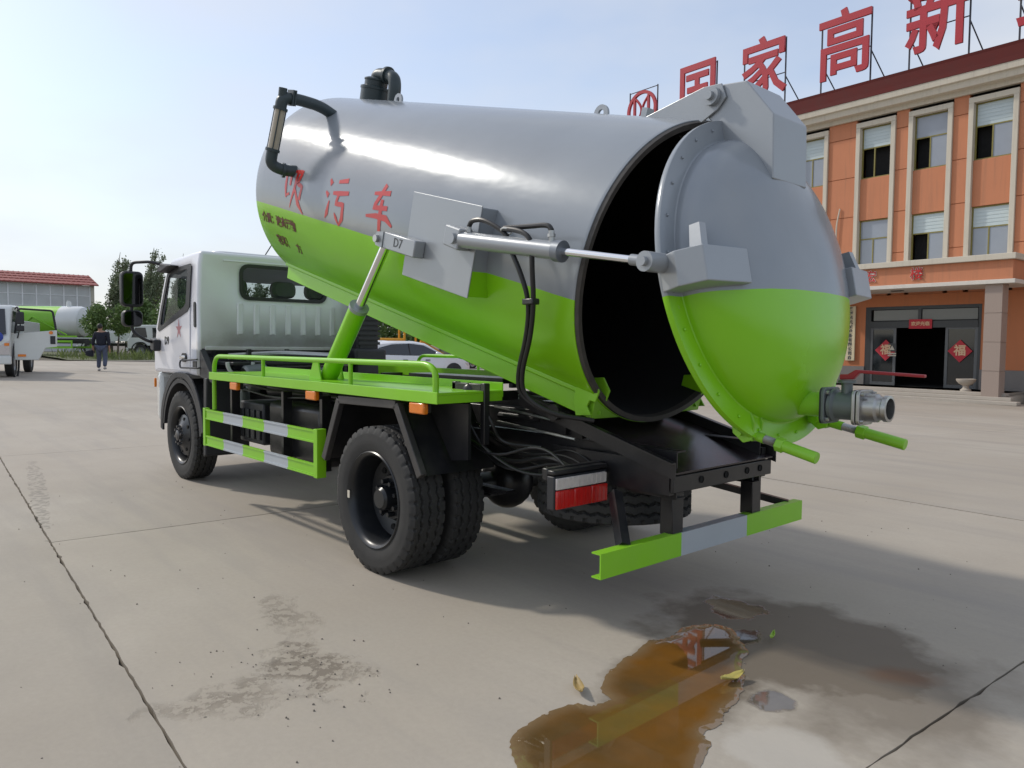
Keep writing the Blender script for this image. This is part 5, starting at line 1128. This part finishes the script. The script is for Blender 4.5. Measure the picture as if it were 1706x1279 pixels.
# white cab-over truck with its door swung open (left edge)
hd = rad(163)
lt = empty('white_truck', (22.55, .55, .265), hd, 'white cab-over truck with its driver door swung open, at the left edge', 'truck')
def simple_wheel(parent, x, y, r=.42, wd=.22, rim=(.35, .36, .36)):
    w_ = empty('wheel', (x, y, r)); w_.parent = parent; s = 1 if y > 0 else -1
    mb = MB(); mb.lathe([(r*.62, -wd/2), (r*.9, -wd/2), (r, -wd*.4), (r, wd*.4), (r*.9, wd/2), (r*.62, wd/2)], n=28); mb.build('tyre', m_rubber, w_)
    mb = MB(); mb.lathe([(r*.63, wd*.42*s), (r*.55, wd*.3*s), (r*.3, wd*.2*s), (r*.25, wd*.45*s), (0, wd*.45*s)], n=20); mb.build('rim', m_rimgrey, w_)
m_rimgrey = PM('grey_rim', (.3, .31, .32), .4, .5)
def cabover(root, open_door=False, x0=0, crew=0):
    """cab front at x=x0+.0, cab extends back"""
    W2_ = .92; D_ = 1.7+crew
    prof = [(0, .55), (.02, 1.15), (-.05, 1.22), (-.32, 2.02), (-.45, 2.12), (-D_, 2.15), (-D_, .75), (-.95-.2, .75), (-1.0, .95), (-.55, .95), (-.42, .55)]
    mb = MB(); mb.prism([(x+x0, -W2_, z) for x, z in prof], (0, 2*W2_, 0)); b_ = mb.build('cab_body', m_white, root, bevel=.05)
    mb = MB(); mb.prism([(-.035+x0, -W2_+.1, 1.26), (-.035+x0, W2_-.1, 1.26), (-.31+x0, W2_-.16, 2.0), (-.31+x0, -W2_+.16, 2.0)], (.02, 0, .006)); mb.build('windscreen', m_glassdark, root, smooth=0, bevel=.004)
    mb = MB(); mb.box(x0, x0+.06, -.55, .55, .72, .98); mb.build('grille', m_plastic, root, smooth=0, bevel=.01)
    mb = MB(); mb.box(x0-.02, x0+.10, -.95, .95, .38, .62); mb.build('bumper', m_white, root, bevel=.03)
    for s in (-1, 1):
        mb = MB(); mb.prism([(x0+.015, s*.60, .66), (x0+.015, s*.90, .66), (x0+.015, s*.91, 1.08), (x0+.015, s*.78, 1.0), (x0+.015, s*.60, .86)], (.025, 0, 0)); hl = mb.build('headlight', m_clear, root, smooth=0, bevel=.008)
        mb = MB(); mb.box(x0+.041, x0+.05, min(s*.78, s*.9), max(s*.78, s*.9), .92, 1.0); mb.build('indicator', m_orange, hl, smooth=0)
        for wx in ([-.38], [-.38, -1.55])[crew > 0]:
            mb = MB(); mb.prism([(x0+wx-.02, s*.921, 1.3), (x0+wx-.02 + (.16 if wx > -1 else 0), s*.921, 1.3), (x0+wx+(-.12 if wx > -1 else 0), s*.921, 1.95), (x0+wx-.75, s*.921, 1.95), (x0+wx-.85, s*.921, 1.3)], (0, .008*s, 0)); mb.build('side_window', m_glassdark, root, smooth=0)
        mb = MB(); mb.lathe([(.50, 0), (.56, 0), (.56, .05), (.50, .05)], (x0-.78, s*.90, .46), (0, s, 0), 28, True); mb.build('wheel_arch', m_plastic, root)
        simple_wheel(root, x0-.78, s*.80)
    mb = MB(); mb.box(x0-5.2, x0-D_-.05, -.4, .4, .6, .8); mb.build('chassis', m_black, root, smooth=0)
    for s in (-1, 1): simple_wheel(root, x0-4.1, s*.78)
cabover(lt)
mb = MB(); mb.box(-5.2, -1.85, -1.0, 1.0, .85, 1.7); mb.build('cargo_box', m_white, lt, smooth=0, bevel=.02)
mb = MB()
for k, a in enumerate((0, 2.1, 4.2)): mb.ball((.03, .25+.1*math.cos(a), 1.3+.1*math.sin(a)), .08, 8, (.3, 1, 1))
mb.ball((.03, .62, 1.18), .15, 10, (.3, 1, 1)); mb.build('ribbon', PM('blue_ribbon', (.03, .06, .35), .6), lt)
# the open door (hinged at the front left corner, outer face forward)
m_ivory = PM('door_white', (.62, .64, .62), .4, var=.05)
dy = .96
mb = MB(); mb.prism([(-.30, dy, .50), (-.30, dy+.62, .50), (-.30, dy+.80, .86), (-.30, dy+1.10, .90), (-.30, dy+1.10, 1.40), (-.30, dy+.02, 1.28)], (-.07, 0, 0)); dp = mb.build('open_door', m_ivory, lt, bevel=.015)
mb = MB(); mb.tube(rounded([(-.335, dy+.03, 1.28), (-.335, dy+.12, 2.02), (-.335, dy+1.0, 1.98), (-.335, dy+1.08, 1.40)], .08), .03, 8); mb.build('window_frame', m_plastic, dp)
mb = MB(); mb.add([(-.335, dy+.05, 1.29), (-.335, dy+.14, 1.99), (-.335, dy+.99, 1.95), (-.335, dy+1.06, 1.41)], [(0, 1, 2, 3)]); mb.build('pane', m_glass, dp, smooth=0)
mb = MB(); mb.box(-.299, -.285, dy+.93, dy+1.06, .98, 1.22); mb.build('latch_recess', m_plastic, dp, smooth=0)
mb = MB(); mb.lathe([(0, .02), (.05, .02), (.055, 0)], (-.30, dy+.95, 1.32), (1, 0, 0), 14); mb.box(-.299, -.28, dy+.10, dy+.30, .60, .67); mb.build('reflector', m_orange, dp, smooth=0)
mb = MB(); mb.tube(rounded([(-.3, dy+.05, 2.0), (-.15, dy+.12, 2.08), (-.12, dy+.2, 1.9), (-.12, dy+.2, 1.5), (-.28, dy+.1, 1.15)], .05), .018, 6); mb.build('mirror_arm', m_plastic, dp)
for z0, z1 in ((1.56, 1.92), (1.35, 1.52)):
    mb = MB(); mb.box(-.16, -.08, dy+.10, dy+.30, z0, z1); mb.build('mirror', m_plastic, dp, bevel=.03)

# lime green tanker far left
gt = empty('green_tanker', (48.3, -6.0, .43), math.atan2(-.745, -.667)+math.pi, 'lime green tanker truck with white rear end parked before the red-roofed building', 'truck')
mb = MB(); mb.lathe([(0, -4.4), (.6, -4.35), (.92, -4.1), (.92, .9)], (0, 0, 2.05), (-1, 0, 0), 40); mb.build('tank', m_green, gt)
mb = MB(); mb.lathe([(.923, .905), (.923, 1.95), (.86, 2.12), (.6, 2.25), (0, 2.3)], (0, 0, 2.05), (-1, 0, 0), 40); mb.build('tank_end', m_stripe2 if False else m_white, gt)
mb = MB(); mb.cyl((-1.2, 0, 2.9), (-1.2, 0, 3.25), .16, .12, 14); mb.cyl((-1.2, 0, 3.2), (-1.2, 0, 3.3), .08, n=10); mb.build('filler_cap', m_white, gt)
mb = MB(); mb.box(-2.4, 6.2, -.42, .42, .75, 1.05); mb.build('chassis', m_black, gt, smooth=0)
for s in (-1, 1):
    mb = MB(); mb.box(-2.2, 4.2, s*.95-.03, s*.95+.03, 1.12, 1.22); mb.build('platform_edge', m_green, gt, smooth=0)
    for z in (.52, .88):
        mb = MB(); mb.box(-1.9, 1.3, s*1.0-.02, s*1.0+.02, z-.06, z+.06); mb.build('guard_rail', m_green, gt, smooth=0)
    for x in (-1.95, 1.3):
        mb = MB(); mb.box(x, x+.08, s*1.0-.025, s*1.0+.025, .46, .94); mb.build('guard_post', m_green, gt, smooth=0)
    mb = MB(); mb.tube([(-1.6, s*.93, 1.25), (.4, s*.95, 2.3), (1.6, s*.93, 1.3)], .04, 6); mb.build('tank_strut', m_green, gt)
    simple_wheel(gt, 2.4, s*.9, .48); simple_wheel(gt, 5.6, s*.9, .48)
mb = MB(); mb.prism([(4.5, -1.0, .9), (6.3, -1.0, .9), (6.35, -1.0, 1.7), (6.1, -1.0, 2.7), (4.5, -1.0, 2.75)], (0, 2.0, 0)); mb.build('cab_body', m_white, gt, bevel=.06)
# parked white crew-cab trucks
for (x, y, a, lab, crew) in ((50.6, -11.2, 1.0, 'white crew-cab truck parked behind the grass, nearest to the cab mirror', 1.2), (56.2, -9.6, .85, 'white truck parked behind the young tree, half hidden by the walking person', 0), (34.0, -27.0, -1.5, 'white truck parked beyond the white hatchback, under the tilted tank', 0)):
    r = empty('parked_truck', (x, y, G(x, y)-.05), a, lab, 'truck', 'white trucks parked along the yard'); cabover(r, crew=crew)
    mb = MB()
    mb.box(-5.3, -1.95-crew, -1.0, 1.0, .95, 1.0); mb.box(-5.3, -1.95-crew, -1.0, -.96, 1.0, 1.5); mb.box(-5.3, -1.95-crew, .96, 1.0, 1.0, 1.5); mb.box(-5.3, -5.25, -.96, .96, 1.0, 1.5); mb.build('cargo_bed', m_cast if crew else m_white, r, smooth=0)

# white cars
m_carwhite = PM('car_white', (.72, .73, .76), .18, var=.02, coat=.6)
def car(x, y, a, lab):
    r = empty('parked_car', (x, y, G(x, y)), a, lab, 'car', 'white cars parked across the yard'); Ln = 4.35; Wd = .88
    def prof(t):   # t along x from rear (-2.15) to front (2.2): returns belt z
        return .62+.30
    st = [(-2.16, .50, .92, .70), (-2.10, .40, 1.02, .80), (-1.6, .30, 1.0, .86), (-.9, .26, .98, .88), (0, .24, .96, .88), (.8, .24, .95, .88), (1.3, .26, .92, .87), (1.8, .32, .82, .82), (2.12, .40, .70, .70), (2.2, .48, .60, .58)]
    mb = MB(); mb.loft([[(X, wv*k, z0+(z1-z0)*zz) for k, zz in ((-.80, 0), (-1, .22), (-1.0, .6), (-.93, 1), (.93, 1), (1.0, .6), (1, .22), (.80, 0))] for X, z0, z1, wv in st]); mb.build('car_body', m_carwhite, r, smooth=50, bevel=.03)
    gh = [(-2.12, 1.0, 1.06, .70), (-1.95, .98, 1.30, .68), (-1.55, .97, 1.42, .66), (-.9, .96, 1.48, .65), (-.2, .95, 1.48, .64), (.3, .94, 1.40, .63), (.75, .93, 1.16, .66), (1.15, .92, .95, .72)]
    mb = MB(); mb.loft([[(X, wv*k*(1.12 if zz == 0 else 1), z0+(z1-z0)*zz) for k, zz in ((-1, 0), (-1, .86), (-.82, 1), (.82, 1), (1, .86), (1, 0))] for X, z0, z1, wv in gh]); mb.build('car_roof', m_carwhite, r, smooth=45, bevel=.02)
    for s in (-1, 1):
        top = [(-1.75, 1.02), (-1.60, 1.24), (-1.1, 1.36), (-.4, 1.39), (.15, 1.33), (.62, 1.12), (.72, 1.0), (-.2, .985)]
        mb = MB(); mb.prism([(X, s*(.775-.11*(z-.98)/.42), z) for X, z in top], (0, s*.012, 0)); wn = mb.build('side_window', m_glassdark, r, smooth=0)
        mb = MB(); mb.beam((-.42, s*.775, .99), (-.45, s*.675, 1.39), .05, .02); mb.build('pillar', m_plastic, wn, smooth=0)
        for wx in (-1.33, 1.32):
            mb = MB(); mb.lathe([(.0, 0), (.36, 0), (.36, .012), (0, .012)], (wx, s*.872, .35), (0, s, 0), 28); mb.build('wheel_arch', m_plastic, r); simple_wheel(r, wx, s*.80, .32, .2)
        mb = MB(); mb.box(.55, .72, min(s*.84, s*1.0), max(s*.84, s*1.0), .96, 1.09); mb.build('door_mirror', m_carwhite, r, bevel=.03)
        for hx in (-.75, .15):
            mb = MB(); mb.box(hx, hx+.17, min(s*.86, s*.90), max(s*.86, s*.90), .80, .83); mb.build('door_handle', m_plastic, r, smooth=0)
        mb = MB(); mb.box(1.72, 2.05, min(s*.5, s*.76), max(s*.5, s*.76), .60, .72); mb.build('headlight', m_clear, r, bevel=.02)
        mb = MB(); mb.box(-2.17, -2.0, min(s*.48, s*.72), max(s*.48, s*.72), .78, .92); mb.build('tail_lamp', m_red, r, bevel=.02)
    mb = MB(); mb.box(-2.22, -1.7, -.55, .55, 1.385, 1.42); mb.build('roof_spoiler', m_carwhite, r, bevel=.015)
car(18.9, -12.0, rad(-95), 'white hatchback with dark tinted windows seen under the tilted tank')
car(24.6, -13.2, rad(80), 'white car behind the hatchback, only its roof showing')
# yellow machine
ym = empty('yellow_loader', (33.0, -20.8, G(33, -20.8)), rad(-110), 'yellow wheeled loader far off between the white hatchback and the trees', 'loader')
m_yel = PM('machine_yellow', (.62, .30, .015), .5, var=.15)
mb = MB(); mb.box(-1.9, .1, -.9, .9, .7, 1.72); mb.build('engine_cover', m_yel, ym, bevel=.08)
mb = MB(); mb.box(.1, 1.2, -.7, .7, 1.2, 1.3); mb.box(.1, 1.2, -.7, .7, 2.45, 2.55)
for x in (.14, 1.14):
    for y in (-.66, .66): mb.box(x-.05, x+.05, y-.05, y+.05, 1.3, 2.45)
mb.build('operator_cab', m_yel, ym, smooth=0)
mb = MB(); mb.prism([(1.2, -.3, 1.2), (2.6, -.3, .6), (2.7, -.3, .8), (1.3, -.3, 1.6)], (0, .6, 0)); mb.build('lift_arm', m_yel, ym, smooth=0)
mb = MB(); mb.prism([(2.6, -1.0, .25), (3.4, -1.0, .2), (3.3, -1.0, .35), (2.85, -1.0, .5), (2.8, -1.0, 1.1), (2.6, -1.0, 1.1)], (0, 2, 0)); mb.build('bucket', m_cast, ym, smooth=0)
for x in (-1.0, 1.2):
    for s in (-1, 1): simple_wheel(ym, x, s*.85, .58, .36)

# fallen leaves on the wet ground
m_lyel = PM('leaf_yellow', (.42, .36, .10), .5, var=.4, scale=30); m_lgrn = PM('leaf_green', (.30, .48, .06), .45, var=.3, scale=30); m_lbrn = PM('leaf_tan', (.34, .24, .09), .6, var=.5, scale=30)
for (x, y, a, ln, wd, m, lab) in ((-1.842, 1.25, 145, .125, .04, m_lbrn, 'curled tan leaf on dry concrete left of the puddle'), (-2.19, .715, 80, .13, .05, m_lyel, 'yellowing leaf lying in the brown puddle'), (-2.075, .195, 110, .085, .022, m_lgrn, 'small bright green leaf on the damp concrete')):
    mb = MB(); rows = []; rn = random.Random(int(ln*1000))
    for i in range(13):
        t = i/12; wv = wd*math.sin(math.pi*min(1, t*.94+.03))**.7*.5; z = .008+.014*(t-.5)**2*4+rn.uniform(0, .004)
        rows.append([(t*ln-ln/2, -wv, z+.010), (t*ln-ln/2, -wv*.5, z+.002), (t*ln-ln/2, 0, z), (t*ln-ln/2, wv*.5, z+.003), (t*ln-ln/2, wv, z+.014)])
    vs = [p for r_ in rows for p in r_]; mb.add(vs, [(i*5+j, i*5+j+1, (i+1)*5+j+1, (i+1)*5+j) for i in range(12) for j in range(4)])
    o = mb.build('fallen_leaf', m, smooth=60); o.location = (x, y, .004); o.rotation_euler = (0, 0, rad(a)); tag(o, lab, 'leaf', 'fallen leaves near the puddle')
    sm = o.modifiers.new('thick', 'SOLIDIFY'); sm.thickness = .0012

# walking person, seen from behind
def skin(name, verts, edges, radii, mat, parent, root=0, sub=2):
    me = bpy.data.meshes.new(name); me.from_pydata(verts, edges, []); me.materials.append(mat); o = bpy.data.objects.new(name, me); COL.objects.link(o); o.parent = parent
    m = o.modifiers.new('skin', 'SKIN'); m.use_smooth_shade = True
    me.skin_vertices or None
    if not me.skin_vertices:
        bpy.context.view_layer.objects.active = o
    for i, r_ in enumerate(radii):
        v = me.skin_vertices[0].data[i]; v.radius = r_ if isinstance(r_, tuple) else (r_, r_); v.use_root = (i == root)
    s = o.modifiers.new('sub', 'SUBSURF'); s.levels = sub; s.render_levels = sub; return o
pr = empty('person', (27.13, -3.86, .235), math.atan2(-.5, .86), 'person walking away in a dark navy shirt and faded blue trousers carrying something black', 'person')
m_skin = PM('skin', (.36, .20, .13), .55); m_navy = PM('navy_shirt', (.012, .014, .026), .85); m_jean = PM('faded_jeans', (.075, .09, .14), .85, var=.5, scale=14); m_hair = PM('black_hair', (.01, .009, .009), .6); m_shoe = PM('pale_shoes', (.35, .34, .33), .6)
# local: x forward (away), y left
body_v = [(0, 0, .95), (0, 0, 1.15), (.0, 0, 1.38), (.01, .03, 1.50), (.03, .05, 1.57), (.03, .06, 1.66), (0, .19, 1.40), (-.02, .27, 1.14), (.04, .31, .90), (.06, .31, .82), (0, -.19, 1.40), (-.03, -.26, 1.13), (.0, -.26, .88), (.03, -.26, .80)]
body_e = [(0, 1), (1, 2), (2, 3), (3, 4), (4, 5), (2, 6), (6, 7), (7, 8), (8, 9), (2, 10), (10, 11), (11, 12), (12, 13)]
bo = skin('body', body_v, body_e, [(.13, .15), (.12, .15), (.11, .16), .058, (.085, .075), (.09, .08), .06, .045, .034, .03, .06, .045, .034, .03], m_skin, pr)
skin('shirt', [(0, 0, .90), (0, 0, 1.12), (0, 0, 1.36), (0, 0, 1.44), (0, .19, 1.40), (-.015, .265, 1.16), (0, -.19, 1.40), (-.025, -.255, 1.14), (.035, .305, .93), (.0, -.26, .92)], [(0, 1), (1, 2), (2, 3), (2, 4), (4, 5), (2, 6), (6, 7), (5, 8), (7, 9)], [(.15, .19), (.14, .175), (.14, .19), (.075, .085), .085, .068, .085, .068, .05, .05], m_navy, pr)
skin('trousers', [(0, 0, .95), (0, .10, .86), (.10, .12, .50), (.06, .13, .10), (0, -.10, .86), (-.02, -.13, .50), (-.24, -.17, .17)], [(0, 1), (1, 2), (2, 3), (0, 4), (4, 5), (5, 6)], [(.14, .165), (.11, .11), .085, .07, (.11, .11), .085, .07], m_jean, pr)
for x, y, z in ((.08, .13, .045), (-.24, -.17, .11)):
    mb = MB(); mb.ball((x+.03, y, z), .06, 12, (2.1, .85, .75)); mb.build('shoe', m_shoe, pr)
mb = MB(); mb.ball((.015, .055, 1.655), .105, 16, (.98, .88, 1.05)); mb.build('hair', m_hair, pr)
for s in (.065, -.035):
    mb = MB(); mb.ball((.03, .055+(s-.015)*1.75, 1.625), .022, 8, (.8, .4, 1.3)); mb.build('ear', m_skin, pr)
for hx, hy, hz in ((.06, .31, .80), (.03, -.26, .78)):
    mb = MB(); mb.tube([(hx, hy, hz+.03), (hx+.005, hy, hz-.045)], [.034, .036], 8)
    for k in range(4): mb.tube([(hx-.025+.017*k, hy, hz-.04), (hx-.025+.018*k, hy-.004, hz-.085-.008*(k in (1, 2))), (hx-.02+.017*k, hy-.022, hz-.115)], [.0095, .009, .007], 6)
    mb.tube([(hx+.025, hy, hz-.0), (hx+.05, hy-.005, hz-.04), (hx+.05, hy-.01, hz-.07)], [.011, .01, .008], 6); mb.build('hand', m_skin, pr)
cb = empty('carried_jacket', pr.matrix_world @ V((0, 0, 0)), 0, 'black folded jacket held in the walking person\'s left hand', 'jacket')
cb.location = Matrix.Translation((27.13, -3.86, .235)) @ Matrix.Rotation(math.atan2(-.5, .86), 4, 'Z') @ V((.06, .37, .74)); cb.rotation_euler = (0, 0, math.atan2(-.5, .86))
mb = MB(); mb.loft([[(a*k+.02, d_+.02*math.sin(a*9), b_*k-.08) for a, b_ in rrect(.30, .26, .06)] for d_, k in ((-.07, .7), (-.03, 1), (.06, .95), (.13, .8), (.2, .55))]); mb.build('folded_cloth', m_navy, cb)
